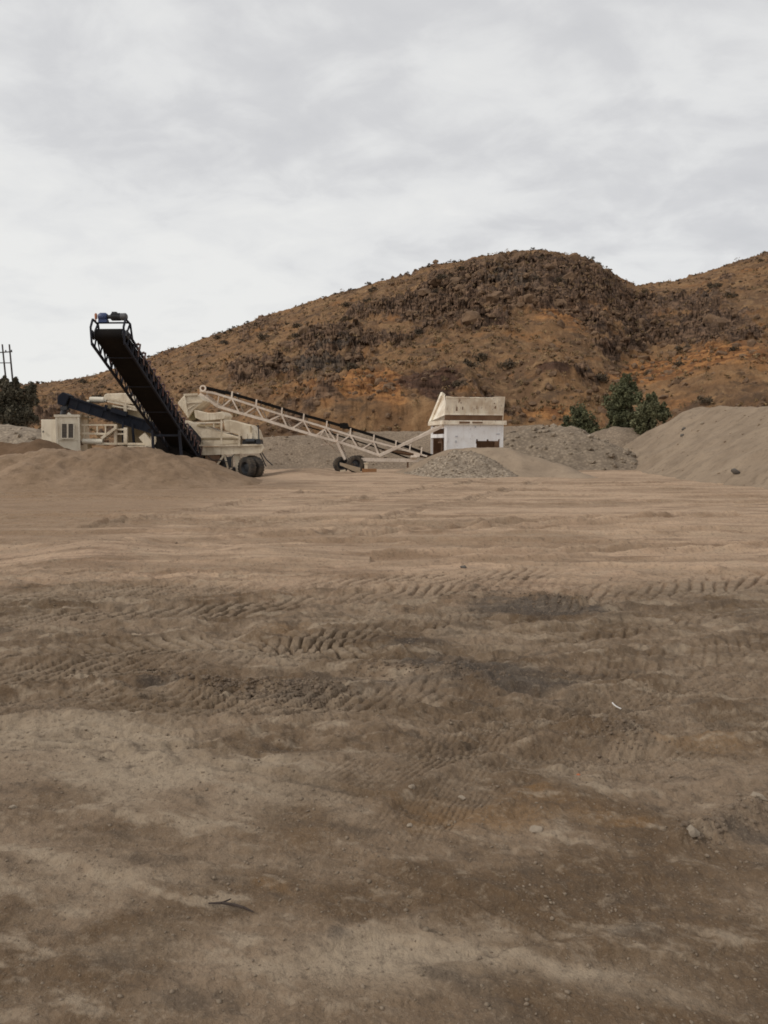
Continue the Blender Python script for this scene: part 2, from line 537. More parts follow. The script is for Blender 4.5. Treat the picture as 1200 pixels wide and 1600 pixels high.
track(gpl((500, 1320), (650, 1378), (760, 1412), (900, 1470), (1100, 1600)), 0.045, 0.02, .1, 0, 0.014, 19)
track(gpl((1340, 1420), (1060, 1400), (800, 1440), (560, 1500), (380, 1610)), 0.12, 0.012, .06, 0.0, 0.01, 76)
track(gpl((-120, 1330), (160, 1300), (420, 1330), (640, 1400), (820, 1500), (980, 1640)), 0.12, 0.010, .06, 0.0, 0.01, 77)
track(gpl((700, 1180), (950, 1200), (1250, 1180)), 0.18, 0.02, 0.09, 0.022, 0.02, 17)
# long shallow wheel ruts sweeping over the pale sand
rt = np.random.default_rng(3)
for k in range(34):
    y0 = 9.8 * (33 / 9.8) ** rt.uniform(0, 1)
    slope = rt.normal(0, 0.10)
    curve = rt.normal(0, 0.0022)
    xs = np.linspace(-26, 26, 7)
    pts = [(x, y0 + slope * x + curve * x * x + rt.normal(0, 0.15)) for x in xs]
    track(pts, rt.uniform(0.2, 0.34), rt.uniform(0.025, 0.06), 0.28, rt.uniform(0.0, 0.025), rt.uniform(0.015, 0.06), 20 + k, 8)
track(gpl((280, 850), (360, 841), (480, 836), (620, 832), (800, 826)), 0.28, 0.07, .3, 0, 0.11, 70)
track(gpl((640, 830), (800, 817), (930, 812), (1100, 806)), 0.28, 0.07, .3, 0, 0.11, 71)
track(gpl((700, 870), (900, 862), (1060, 855), (1300, 850)), 0.3, 0.07, .3, 0, 0.1, 72)
track(gpl((200, 815), (290, 800), (380, 785), (470, 770)), 0.3, 0.06, .3, 0.03, 0.06, 73)
track(gpl((360, 825), (450, 800), (560, 780), (680, 762), (760, 750)), 0.3, 0.06, .3, 0.03, 0.06, 74)
track(gpl((560, 822), (660, 796), (770, 772), (850, 750)), 0.3, 0.06, .3, 0.03, 0.06, 75)

def blob(x, y, px, py, rx, ry):
    """Soft soil patch: centre and reach read in the photograph, laid out on the ground in metres."""
    gx, gy = gp(px, py)
    rX = rx * gy / 1200.0
    y0 = gp(px, py - ry)[1]; y1 = gp(px, py + ry)[1]
    rY = (y0 - y1) / 2
    return np.exp(-((x - gx) / rX) ** 2 - ((y - gy) / rY) ** 2)

def ground(x, y, detail=True):
    x = np.asarray(x, float); y = np.asarray(y, float)
    r_ = np.hypot(x, y)
    near = 1 - sstep(60, 90, r_)
    z = 0.05 * fbm(x * 0.22, y * 0.22, 5, 3)
    z += 0.045 * fbm(x * 0.25, y * 1.1, 9, 3) * sstep(8, 12, y)
    z += 0.9 * sstep(40, 62, y) * sstep(2, 14, x)
    z += 0.20 * blob(x, y, 160, 866, 100, 18) + 0.06 * blob(x, y, 330, 872, 150, 12) + 0.1 * blob(x, y, 430, 868, 90, 10)
    z += 0.34 * blob(x, y, 480, 742, 50, 7) + 0.22 * blob(x, y, 590, 745, 60, 4)
    A = {}
    if not detail:
        return z
    # soil zones
    wx = x + 0.7 * fbm(x * 0.5, y * 0.5, 31, 4); wy = y + 0.9 * fbm(x * 0.5 + 9, y * 0.5, 41, 4)
    edge = wy + 0.09 * x
    sand = sstep(5.8, 10.8, edge)
    sand = np.maximum(sand * (1 - 0.75 * blob(wx, wy, 1130, 935, 190, 40)), 0)
    dist = (sstep(3.5, 4.5, wy) * (1 - sstep(8.6, 10.2, edge)))           # churned band
    dist = np.clip(dist + 0.6 * blob(wx, wy, 950, 1200, 330, 130), 0, 1)
    # churned relief
    cl = ridged(wx * 1.1, wy * 1.9, 51, 6, 0.62) - 0.62
    ch = dist * 0.075 * cl
    sc = fbm((x + 0.5 * y) * 1.6, (y - 0.4 * x) * 5.0, 57, 4, 0.6)
    ch += dist * 0.05 * sc
    saw = (x * .35 + y * 3.4 + 1.5 * fbm(x * .8, y * 1.6, 63, 4, .6)) % 1.0
    ch += (0.25 + .75 * dist) * 0.048 * (sstep(.88, 1.0, saw) - saw) * sstep(-.15, .25, fbm(x * .7, y * 1.1, 65, 3)) * (1 - sstep(9, 14, r_))
    ch += (0.012 + 0.016 * dist) * fbm(x * 3.2, y * 3.2, 61, 4, 0.6) * (1 - 0.6 * sstep(12, 25, r_))
    fine = 1 - sstep(7, 14, r_)
    z += (1 - sstep(4.5, 7, r_)) * .011 * ridged(x * 4.5, y * 5.5, 73, 4, .6)
    z += fine * (0.009 + 0.010 * dist) * fbm(x * 14, y * 14, 71, 3, 0.6)
    z += fine * 0.02 * np.maximum(0, fbm(x * 2.2, y * 2.2, 75, 4) - 0.25)
    A['scuff'] = fbm(x * 1.5 + y, y * 6.0 - 1.2 * x + 1.2 * fbm(x, y, 107, 3), 109, 4, .62) * .5 * (.25 + .75 * sstep(3.4, 5.0, wy)) + (.26 * fbm(x * 4.5 + 2 * y, y * 7 - 2 * x, 113, 5, .7) + .34 * fbm(x * 1.1 - .45 * y, y * 5.5 + 2.4 * x, 117, 5, .62)) * (1 - sstep(4.5, 7, r_)) + .5
    grv = np.zeros_like(x); trk = np.zeros_like(x); lugm = np.zeros_like(x)
    for path, hw, depth, pitch, lug, berm, seed in TRACKS:
        lo = path.min(0) - 3 * hw - 0.2; hi = path.max(0) + 3 * hw + 0.2
        idx = np.nonzero((x > lo[0]) & (x < hi[0]) & (y > lo[1]) & (y < hi[1]))[0]
        if not len(idx):
            continue
        X = x[idx]; Y = y[idx]
        X = X + 0.06 * perlin(X * 0.9, Y * 0.9, seed); Y = Y + 0.06 * perlin(X * 0.9 + 4, Y * 0.9, seed + 2)
        best = np.full(len(idx), 1e9); sd_ = np.zeros(len(idx)); ss = np.zeros(len(idx))
        acc = 0.0
        for a, b in zip(path[:-1], path[1:]):
            d = b - a; L = math.hypot(*d)
            if L < 1e-6: continue
            d = d / L
            t = np.clip((X - a[0]) * d[0] + (Y - a[1]) * d[1], 0, L)
            ex = X - a[0] - d[0] * t; ey = Y - a[1] - d[1] * t
            dd = ex * ex + ey * ey
            m = dd < best
            best[m] = dd[m]
            sd_[m] = (d[0] * ey - d[1] * ex)[m]; ss[m] = (acc + t)[m]
            acc += L
        q = np.abs(sd_) / hw
        ok = q < 2.6
        idx = idx[ok]; q = q[ok]; sdv = sd_[ok]; ss = ss[ok]
        X = X[ok]; Y = Y[ok]
        pres = (.25 + .75 * sstep(-0.35, 0.1, fbm(X * 0.6, Y * 0.6, seed + 90, 3))) * np.clip(np.minimum(ss, acc - ss) / 0.5, 0, 1)
        if 20 <= seed < 76:
            pres = 0.25 + 0.75 * sstep(-0.2, 0.3, fbm(X * 0.12, Y * 0.3, seed + 90, 3))
        inside = 1 - sstep(0.85, 1.1, q)
        worn = 1 - .72 * sstep(-.6, .8, X) * (1 - sstep(7.0, 9.0, Y)) - .25 * (1 - sstep(4.2, 5.0, Y))
        worn = np.clip(worn * .85, .36, 1) if seed < 20 else 1.0
        ber = np.exp(-((q - 1.3) / 0.28) ** 2)
        ph = ss / pitch + 0.4 * fbm(X * 1.1, Y * 1.6, seed + 7, 3) + (np.abs(sdv) if seed in (3, 9, 16) else -sdv) / hw * (5.5 if seed in (5, 6, 15, 17) else 1.7 if seed % 2 else 2.1)
        sw = np.sin(2 * np.pi * ph)
        lg = (1 - sstep(0.45, 0.95, sw)) * (1 - np.exp(-(sdv / (0.12 * hw)) ** 2) * .6)
        dz = pres * (-depth * inside + berm * ber * (0.6 + 0.8 * fbm(X * 2.5, Y * 2.5, seed + 4, 3)) + lug * inside * (lg - .8) * np.clip(.85 + 1.2 * fbm(X * 1.3, Y * 1.8, seed + 33, 4, .6), 0.08, 1.3) * worn)
        z[idx] += dz
        trk[idx] = np.maximum(trk[idx], inside * np.sqrt(pres) * worn * (1.0 if lug > .025 else min(1, depth / 0.05)))
        lugm[idx] = np.maximum(lugm[idx], inside * pres * lg * worn * (lug > 0.01))
        grv[idx] = np.maximum(grv[idx], inside * pres * (1 - lg) * worn * (lug > 0.02))
    z = z + ch * (1 - .78 * trk)
    A['scuff'] = .5 + (A['scuff'] - .5) * (1 - .6 * trk)
    # ridges of broken clods
    clod = np.zeros_like(x)
    for (p0, p1, w, hgt) in (((235, 1050), (330, 1082), .10, .05), ((320, 1078), (520, 1078), .15, .05), ((590, 1040), (760, 1058), .17, .045), ((100, 1050), (235, 1090), .1, .04), ((850, 935), (910, 945), .2, .08),
                             ((930, 1140), (1010, 1160), .16, .05), ((1060, 1320), (1200, 1262), .07, .05), ((610, 1010), (730, 1020), .1, .04), ((180, 1170), (260, 1185), .07, .03)):
        a = np.array(gp(*p0)); b = np.array(gp(*p1)); d = b - a; L = math.hypot(*d); d = d / L
        t = np.clip((x - a[0]) * d[0] + (y - a[1]) * d[1], 0, L)
        dd = np.hypot(x - a[0] - d[0] * t, y - a[1] - d[1] * t)
        g = np.exp(-(dd / w) ** 2)
        z += hgt * g * (0.55 + 1.1 * ridged(x * 5, y * 5, 81, 3) - 0.3)
        clod = np.maximum(clod, g)
    # soil colours (0..1 weights)
    dark = 0.0
    for px, py, rx, ry, k in ((760, 925, 150, 18, .45), (900, 960, 130, 14, .5), (675, 1046, 110, 20, 1.5), (830, 952, 90, 16, .8), (1140, 950, 110, 26, .45), (650, 1008, 80, 10, .8),
                              (440, 1070, 130, 16, .6), (520, 985, 140, 20, .25), (1180, 1310, 90, 40, .7), (900, 1415, 60, 20, .6), (560, 1400, 90, 20, .3), (780, 1395, 50, 14, .5), (540, 1490, 50, 20, .6),
                              (150, 1260, 60, 12, .5), (260, 1050, 40, 8, .7), (330, 1270, 50, 8, .4), (860, 1050, 160, 14, .4), (190, 1490, 60, 14, .4), (980, 1160, 60, 16, .5)):
        dark = dark + k * blob(wx, wy, px, py, rx, ry)
    pale = 0.0
    for px, py, rx, ry, k in ((110, 1140, 190, 40, .9), (330, 1190, 260, 40, .7), (480, 1260, 220, 40, .5), (640, 1530, 180, 70, .95), (60, 1420, 160, 50, .4), (900, 1500, 170, 18, .6), (950, 1220, 130, 20, .5),
                              (420, 1000, 160, 16, .5), (300, 1300, 150, 30, .35), (60, 925, 140, 14, .5), (800, 1180, 200, 18, .4), (200, 1560, 150, 40, .35), (1130, 1540, 120, 30, .4), (870, 1290, 120, 12, .4)):
        pale = pale + k * blob(wx, wy, px, py, rx, ry)
    brn = 0.0
    for px, py, rx, ry, k in ((480, 1165, 170, 22, .9), (640, 1255, 220, 36, .9), (760, 1375, 260, 44, .9), (1010, 1440, 250, 60, .8), (850, 1565, 220, 36, .8), (90, 1520, 170, 50, .8), (50, 1060, 130, 30, .7), (1110, 1190, 130, 26, .6),
                              (560, 1445, 130, 24, .7), (150, 1268, 150, 18, .7), (330, 1085, 200, 18, .5), (620, 1130, 120, 14, .5), (20, 1200, 60, 12, .4), (960, 1060, 200, 20, .5), (300, 1480, 120, 30, .5), (1120, 1340, 160, 30, .6), (230, 1560, 120, 30, .4)):
        brn = brn + k * blob(wx, wy, px, py, rx, ry)
    A['brown'] = np.clip(brn, 0, 1)
    ochre = 0.0
    for px, py, rx, ry, k in ((800, 1275, 180, 26, .9), (1000, 1290, 60, 14, .8), (380, 1400, 60, 14, .7), (1090, 1170, 90, 18, .8), (470, 970, 70, 14, .7), (110, 1500, 140, 60, .35), (430, 1310, 180, 40, .4), (700, 1480, 120, 30, .4), (880, 1250, 40, 12, .5)):
        ochre = ochre + k * blob(wx, wy, px, py, rx, ry)
    streak = (fbm(x * 0.10, y * 0.75, 101, 4, 0.6) + 1.1 * fbm(x * .28 + .5 * y, y * 3.2 - .3 * x, 105, 5, .68)) * 0.5 + 0.5
    A['bank'] = np.clip(.9 * blob(wx, wy, 100, 768, 330, 26) + .6 * blob(wx, wy, 60, 800, 260, 50) + .5 * blob(wx, wy, 1130, 770, 160, 14) + .5 * blob(wx, wy, 880, 745, 120, 9), 0, 1)
    A['sand'] = sand; A['dark'] = np.clip(dark, 0, 1); A['pale'] = np.clip(pale, 0, 1); A['ochre'] = np.clip(ochre, 0, 1)
    A['streak'] = streak; A['track'] = np.clip(trk, 0, 1); A['churn'] = np.clip(dist + clod, 0, 1); A['lug'] = np.clip(lugm, 0, 1); A['groove'] = np.clip(grv, 0, 1)
    return z * near, A

def G(x, y):
    return float(ground(np.array([x]), np.array([y]), False)[0])

az = np.concatenate([np.linspace(-180, -46, 40)[:-1], np.linspace(-46, -33, 70)[:-1], np.linspace(-33, 33, 900)[:-1], np.linspace(33, 46, 70)[:-1], np.linspace(46, 180, 40)])
rad = [0.02, 0.35, 0.6, 0.9, 1.2, 1.5]
while rad[-1] < 62:
    rad.append(rad[-1] + min(max(rad[-1] * 0.0034, 0.006), 0.11))
while rad[-1] < 3000:
    rad.append(rad[-1] * 1.09)
rad = np.array(rad)
AZ, RR = np.meshgrid(np.radians(az), rad)
gx_, gy_ = (RR * np.sin(AZ)).ravel(), (RR * np.cos(AZ)).ravel()
gz_, gA = ground(gx_, gy_)
GV = np.stack([gx_, gy_, gz_], 1)
GF = grid_faces(len(rad), len(az))[:, ::-1]
g_me = np_mesh('ground', GV, GF, None, True, gA)
gm = Mat('quarry_floor', 0.93, 0.15)
n1 = gm.noise(0.9, 6, 0.62, 0.5)
n2 = gm.noise(4.5, 6, 0.68, 0.4)
n3 = gm.noise(24, 5, 0.7)
n4 = gm.noise(90, 4, 0.7)
n5 = gm.noise(2.2, 5, 0.6, 0.4, (0.5, 1.4, 1), 3.3)
SAND, SANDD = (0.48, 0.33, 0.222), (0.25, 0.163, 0.102)
MID, DARK, PALE, OCH, BRN = (0.272, 0.196, 0.131), (0.078, 0.062, 0.050), (0.375, 0.292, 0.206), (0.225, 0.128, 0.056), (0.132, 0.085, 0.049)
c = gm.mix(gm.ramp(n1, 0.36, 0.66), BRN, MID)
c = gm.mix(gm.math('MULTIPLY', gm.ramp(n5, 0.50, 0.72), 0.55), c, PALE)
def amask(name, lo=0.25, hi=0.75, k=1.0, warp=0.7, n=None):
    a = gm.math('ADD', gm.attr(name), gm.math('MULTIPLY', gm.math('SUBTRACT', n or n2, 0.5), warp))
    return gm.math('MULTIPLY', gm.ramp(a, lo, hi), k)
c = gm.mix(amask('pale', 0.2, 0.8, 0.9), c, PALE)
c = gm.mix(amask('brown', 0.25, 0.85, 0.8, 0.9), c, BRN)
c = gm.mix(amask('ochre', 0.25, 0.85, 0.6), c, OCH)
sandc = gm.mix(gm.ramp(gm.attr('streak'), 0.36, 0.62), SANDD, SAND)
sandc = gm.mix(gm.math('MULTIPLY', gm.ramp(n1, 0.3, 0.6), 0.45), sandc, (0.48, 0.342, 0.228))
sandc = gm.mix(gm.math('MULTIPLY', gm.attr('track'), 0.4), sandc, SANDD)
sandc = gm.mix(amask('bank', 0.2, 0.9, 0.8, 0.5), sandc, (0.275, 0.182, 0.112))
c = gm.mix(amask('sand', 0.2, 0.8, 1.0, 0.9), c, sandc)
scf = gm.math('MULTIPLY', gm.math('SUBTRACT', 1.0, gm.math('MULTIPLY', gm.attr('sand'), 0.6)), 0.75)
c = gm.mix(gm.math('MULTIPLY', gm.ramp(gm.attr('scuff'), 0.53, 0.68), scf), c, PALE)
c = gm.mix(gm.math('MULTIPLY', gm.ramp(gm.math('SUBTRACT', 1.0, gm.attr('scuff')), 0.53, 0.72), gm.math('MULTIPLY', scf, 0.9)), c, (0.10, 0.074, 0.053))
c = gm.mix(amask('dark', 0.3, 0.85, 0.85, 1.7, gm.noise(2.6, 6, 0.7, 0.6, (0.8, 1.6, 1), 17)), c, DARK)
c = gm.mix(gm.math('MULTIPLY', gm.attr('lug'), 0.30), c, PALE)
c = gm.mix(gm.math('MULTIPLY', gm.attr('groove'), 0.35), c, BRN)
wet = gm.math('MULTIPLY', gm.ramp(n2, 0.54, 0.70), gm.math('ADD', gm.math('MULTIPLY', gm.attr('churn'), 0.4), 0.22))
c = gm.mix(wet, c, BRN)
c = gm.mix(gm.math('MULTIPLY', gm.ramp(n3, 0.52, 0.70), 0.5), c, (0.095, 0.07, 0.05))
n6 = gm.noise(11, 6, 0.72, 0.3, (1, 1, 1), 21)
c = gm.mix(gm.math('MULTIPLY', gm.ramp(n6, 0.53, 0.68), 0.42), c, (0.10, 0.073, 0.052))
c = gm.mix(gm.math('MULTIPLY', gm.ramp(gm.noise(13, 6, 0.72, 0.3, (1, 1, 1), 31), 0.53, 0.7), 0.42), c, PALE)
c = gm.mix(gm.math('MULTIPLY', gm.ramp(n4, 0.53, 0.72), 0.45), c, (0.35, 0.28, 0.205))
c = gm.mix(gm.math('MULTIPLY', gm.ramp(gm.noise(60, 4, 0.7, 0, (1, 1, 1), 7), 0.56, 0.72), 0.3), c, (0.07, 0.052, 0.038))
gm.color(c)
gm.bump(n2, 0.5, 0.05)
gm.bump(n3, 0.8, 0.02)
gm.bump(n4, 0.7, 0.008)
g_me.materials.append(gm.m)
g_o = link('ground', g_me)
tag(g_o, 'churned brown quarry floor with tyre tracks and pale sand', None, None, 'structure')

# ------------------------------------------------------------------ clods and pebbles on the floor
r_ = np.random.default_rng(11)
PX = []; SS = []
for (p0, p1, w, n, s) in (((235, 1048), (330, 1080), 0.12, 200, .011), ((315, 1076), (525, 1080), .17, 900, .014), ((585, 1040), (765, 1060), .16, 420, .012), ((850, 935), (910, 945), .25, 160, .016),
                          ((1060, 1322), (1200, 1262), .08, 160, .012), ((930, 1140), (1010, 1160), .2, 200, .011), ((100, 1045), (235, 1090), .12, 130, .01), ((720, 905), (900, 960), .5, 300, .013)):
    a = np.array(gp(*p0)); b = np.array(gp(*p1))
    t = r_.uniform(0, 1, (n, 1))
    PX.append(a + (b - a) * t + r_.normal(0, w * .6, (n, 2))); SS.append(np.abs(r_.normal(0, s * .6, n)) + s * .35)
xy = np.concatenate(PX); ss = np.concatenate(SS)
zz = ground(xy[:, 0], xy[:, 1])[0]
V, F = rocks_np(np.stack([xy[:, 0], xy[:, 1], zz - ss * .1], 1), ss, 5)
M['clod'] = soil('soil_clod', (0.2, 0.15, 0.107), (0.15, 0.11, 0.078), (0.09, 0.065, 0.047), 30, 0.4, 0.01)
tag(link('soil_clods', np_mesh('soil_clods', V, F, M['clod'], True)), 'crumbled dark soil clods along the churned wheel ridges', None, None, 'stuff')
n = 6500
u = r_.uniform(0, 1, n)
yy = 1.9 * (13 / 1.9) ** (u ** 0.8)
xx = r_.uniform(-0.62, 0.62, n) * yy
ss = np.abs(r_.normal(0, .003, n)) + .001 + .00045 * yy
ss[r_.uniform(0, 1, n) > .985] *= 2.0
zz = ground(xx, yy)[0]
V, F = rocks_np(np.stack([xx, yy, zz + ss * .15], 1), ss, 6)
M['pebble'] = soil('pebbles', (0.27, 0.21, 0.152), (0.2, 0.155, 0.11), (0.12, 0.09, 0.065), 25, 0.4, 0.01)
tag(link('pebbles', np_mesh('pebbles', V, F, M['pebble'], True)), 'small pale pebbles scattered over the quarry floor', None, None, 'stuff')
def single_rock(name, px, py, s, label, mat, seed, cat='stone', Y=None, flat=(.5, .7)):
    x, y = gp(px, py)
    z = ground(np.array([x]), np.array([y]))[0][0]
    V, F = rocks_np(np.zeros((1, 3)), np.array([s * .85]), seed, 2, flat, .45)
    return tag(link(name, np_mesh(name, V, F, mat, False), None, (x, y, z + s * .05)), label, cat)
single_rock('pale_stone', 640, 1290, .016, 'smallest bright white stone on brown soil below the ochre patch', M['stone'], 1)
single_rock('pale_stone', 722, 1246, .028, 'flat pale stone between the ochre patch and the dark rut', M['stone'], 2)
single_rock('pale_stone', 838, 1298, .034, 'broad flat pale stone lying beside the ochre soil patch', M['stone'], 3)
single_rock('pale_stone', 643, 1239, .026, 'rounded tan stone half sunk in smooth brown soil', M['stone'], 4)
single_rock('pale_stone', 20, 1266, .026, 'lone pale stone at the left edge of the quarry floor', M['stone'], 5)
single_rock('pale_stone', 1082, 1316, .038, 'flat grey stone at the end of the fine ribbed tyre track', M['stone'], 6)
single_rock('grey_stone', 1184, 1264, .05, 'large rounded grey stone beside the fine ribbed tyre track', M['stone'], 7)
single_rock('dark_stone', 724, 890, .06, 'small dark stone on the edge of the pale sand', M['boulder'], 8)
# stick, plastic strip, orange scrap
st = MB()
P0 = gp(326, 1409); P1 = gp(396, 1425)
pts = []
for t, dz in ((0, .008), (.3, .02), (.55, .016), (.8, .02), (1, .012)):
    x = P0[0] + (P1[0] - P0[0]) * t; y = P0[1] + (P1[1] - P0[1]) * t + (.008 if t == .55 else 0)
    pts.append(Vector((x, y, ground(np.array([x]), np.array([y]))[0][0] + dz)))
base = thing('stick', 'thin dark dry stick lying on bare brown soil', 'stick', (pts[2].x, pts[2].y, pts[2].z - .012))
for a, b, ra, rb in zip(pts[:-1], pts[1:], (.003, .0045, .005, .0045), (.0045, .005, .0045, .002)):
    st.tube(a, b, ra, 8, rb)
st.build('stem', M['stick'], base, True)
s2 = MB(); s2.tube(pts[1], pts[1] + Vector((.03, .015, .006)), .004, 6, .002); s2.build('twig', M['stick'], base, True)
x, y = gp(963, 1103)
zz = ground(np.array([x]), np.array([y]))[0][0]
mb = MB()
cp = [Vector((x - .016 + .036 * t * t * 1.0, y + .03 - .06 * t, zz + .008 + .018 * (1 - t))) for t in np.linspace(0, 1, 7)]
for a, b in zip(cp[:-1], cp[1:]):
    mb.bar(a, b, .007, .004)
o = mb.build('plastic_strip', M['litter'], None)
tag(o, 'small curled white plastic strip lying on the churned soil', 'litter')
single_rock('orange_scrap', 904, 1202, .011, 'tiny orange scrap on the churned soil', M['orange'], 9, 'litter')

# ================================================================== THE HILL
CREST = np.array([(-700, 640), (-400, 628), (-150, 612), (0, 605), (60, 600), (100, 596), (150, 587), (200, 571), (250, 554), (300, 537), (350, 519), (400, 501), (450, 484), (500, 467), (550, 452), (600, 438),
                  (640, 428), (672, 414), (700, 411), (750, 400), (800, 392), (830, 390), (860, 393), (900, 402), (930, 416), (960, 433), (985, 445), (1010, 444), (1050, 437), (1100, 422), (1150, 405), (1200, 390),
                  (1300, 366), (1500, 335), (1900, 330)], float)
c_az = np.arctan((CREST[:, 0] - 600) / 1200)
_v = (800 - CREST[:, 1]) / 1200
c_tan = (-sP + _v * cP) / (cP + _v * sP)
def hill(azm, rr):
    """Height of the hill at azimuth azm and distance rr, plus material weights."""
    px0 = 600 + 1200 * np.tan(np.clip(azm, -1.0, 1.0))
    rb = np.interp(px0, [-700, 0, 400, 700, 1000, 1300, 1900], [85, 76, 66, 63, 66, 64, 75])
    rc = np.interp(px0, [-700, -100, 60, 300, 600, 850, 930, 1000, 1200, 1500], [260, 225, 190, 165, 146, 136, 140, 168, 186, 205])
    zc_ = CAM_Z + rc * np.cos(azm) * np.interp(azm, c_az, c_tan)
    t = (rr - rb) / (rc - rb)
    x = rr * np.sin(azm); y = rr * np.cos(azm)
    zb = 0.9
    tt = np.clip(t, 0, 1)
    prof = 0.92 * tt + 0.08 * tt ** 2 + 0.03 * np.sin(tt * np.pi)
    z = zb + (zc_ - zb) * prof
    back = np.maximum(t - 1, 0) * (rc - rb)
    z = z - 0.02 * back ** 1.5 - 0.12 * back
    z = np.where(t < 0, zb - (rb - rr) * 0.35, z)
    z0 = z
    px, py = proj(x, y, z)
    # broad gullies and shoulders, none on the skyline
    body = np.clip(np.minimum(tt * 6, (1 - tt) * 3.2), 0, 1) * (t < 1)
    z = z + body * (1.5 * fbm(x * 0.045, y * 0.03, 201, 3) + 0.8 * fbm(x * 0.12, y * 0.08, 205, 3))
    def hb(cx, cy, sx, sy):
        return np.exp(-((px - cx) / sx) ** 2 - ((py - cy) / sy) ** 2)
    wpx = px + 26 * fbm(x * 0.12, y * 0.12, 211, 3); wpy = py + 14 * fbm(x * 0.12 + 7, y * 0.12, 213, 3)
    def hw(cx, cy, sx, sy):
        return np.exp(-((wpx - cx) / sx) ** 2 - ((wpy - cy) / sy) ** 2)
    # rock outcrops
    rk = .10 + 0.9 * fbm(x * 0.10, y * 0.055, 221, 5, .62) + .45 * fbm(x * .03, y * .03, 223, 2)
    for a in ((700, 480, 60, 18, .5), (760, 512, 55, 16, .8), (640, 488, 40, 14, .6), (790, 430, 130, 26, .6), (890, 425, 60, 30, .55), (860, 470, 70, 22, .5), (470, 575, 110, 16, .55), (520, 545, 80, 14, .6), (960, 545, 40, 12, .8),
              (860, 540, 30, 8, .6), (1100, 470, 80, 30, .4), (1160, 545, 60, 14, .55), (1100, 520, 50, 18, .3), (400, 590, 60, 14, .5), (560, 590, 90, 18, .5), (980, 500, 60, 20, .3), (480, 520, 60, 12, .3), (770, 640, 40, 18, .4), (920, 600, 40, 12, .35)):
        rk = rk + a[4] * hw(*a[:4])
    for a in ((800, 560, 120, 30, .5), (650, 565, 80, 20, .35), (580, 510, 70, 12, .35), (900, 560, 60, 24, .3), (1050, 600, 50, 12, .2), (350, 550, 80, 20, .25)):
        rk = rk - a[4] * hw(*a[:4])
    rock = sstep(0.08, 0.5, rk)
    ledge = ridged(x * 0.14, z0 * 0.75 + x * 0.1, 231, 5, .62)
    lump = ridged(x * 0.5, y * 0.35, 241, 4, .6)
    z = z + np.clip(tt * 10, 0, 1) * (t < 1.1) * (rock * (2.8 * (ledge - .5) + 1.8 * (lump - .5)) * (0.35 + 0.65 * np.clip(body * 2, 0, 1)))
    small = fbm(x * 0.9, y * 0.7, 251, 4, .65)
    z = z + np.clip(tt * 10, 0, 1) * (0.62 * small * (0.55 + rock) + .5 * (ridged(x * .33, z0 * .9 + y * .1, 253, 4, .62) - .55))
    # quarried faces along the foot
    cutw = np.clip(hw(580, 640, 100, 60) * 1.6 + hw(690, 640, 60, 60) * 1.4 + .9 * hw(865, 600, 45, 40) + hw(430, 640, 60, 50) * .8 + 0.9 * hw(1130, 590, 110, 50), 0, 1)
    jag = 1.8 * fbm(x * 0.22, y * 0.35, 261, 3, .5)
    face = sstep(0.0, 2.6, rr - rb - 1.5 - jag)
    z = z + cutw * face * 3.2 * (1 - sstep(0.08, 0.5, tt)) * (0.9 + .35 * fbm(x * 0.3, z0 * 0.8, 265, 4, .6))
    cut = np.clip(hw(565, 640, 70, 30) * 1.3 + hw(610, 655, 30, 26) + hw(1120, 580, 90, 24) + .8 * hw(1010, 580, 40, 20) + .8 * hw(850, 655, 60, 12) + .5 * hw(980, 480, 70, 24) + .6 * hw(870, 490, 60, 20) + .35 * hw(430, 640, 80, 26) + .5 * hw(1060, 640, 60, 16) + .5 * hw(960, 590, 50, 12), 0, 1)
    dk = np.clip(hw(665, 635, 48, 26) * 1.3 + hw(868, 600, 34, 16) * 1.1 + .6 * hw(770, 515, 40, 14) + .6 * hw(690, 655, 25, 24) + .5 * hw(1150, 545, 50, 10) + .5 * hw(860, 540, 26, 8), 0, 1)
    grey = np.clip(hw(490, 585, 70, 12) + .8 * hw(520, 552, 60, 10) + .7 * hw(790, 440, 90, 20) + .5 * hw(1100, 470, 60, 20), 0, 1)
    dr = np.clip(tt * 12, 0, 1) * np.clip((1 - tt) * 12, 0, 1) * (t < 1) * (rock * 3.6 * (ridged(x * .12, z0 * .7 + x * .11, 271, 5, .6) - .5) + np.maximum(cutw, cut) * 1.3 * (1 - rock) * (ridged(x * .35, z0 * 1.1 + x * .2, 275, 5, .6) - .5))
    return z, dict(rock=rock, cut=cut, face=dk, grey=grey, dr=dr)
haz = np.concatenate([np.linspace(-62, -32, 70)[:-1], np.linspace(-32, 32, 1100)[:-1], np.linspace(32, 62, 70)])
tr = np.concatenate([np.linspace(50, 110, 240)[:-1], np.linspace(110, 215, 190)[:-1], np.linspace(215, 420, 30)])
HA, HR = np.meshgrid(np.radians(haz), tr)
HA = HA.ravel(); HR = HR.ravel()
hz, hA = hill(HA, HR)
HQ = HR - hA.pop('dr')
HV = np.stack([HQ * np.sin(HA), HQ * np.cos(HA), np.maximum(hz, -3)], 1)
hm = Mat('dry_hillside', 0.95, 0.1)
h1 = hm.noise(0.11, 6, 0.62, 0.6)
h2 = hm.noise(0.5, 6, 0.66, 0.4)
h3 = hm.noise(2.4, 5, 0.7)
h4 = hm.noise(0.8, 5, 0.65, 0.5, (0.6, 0.6, 2.4), 5)
c = hm.mix(hm.ramp(h1, 0.36, 0.64), (0.240, 0.136, 0.067), (0.146, 0.086, 0.049))
c = hm.mix(hm.math('MULTIPLY', hm.ramp(h2, 0.46, 0.66), 0.6), c, (0.345, 0.216, 0.112))
c = hm.mix(hm.math('MULTIPLY', hm.ramp(h3, 0.52, 0.66), 0.45), c, (0.07, 0.044, 0.026))
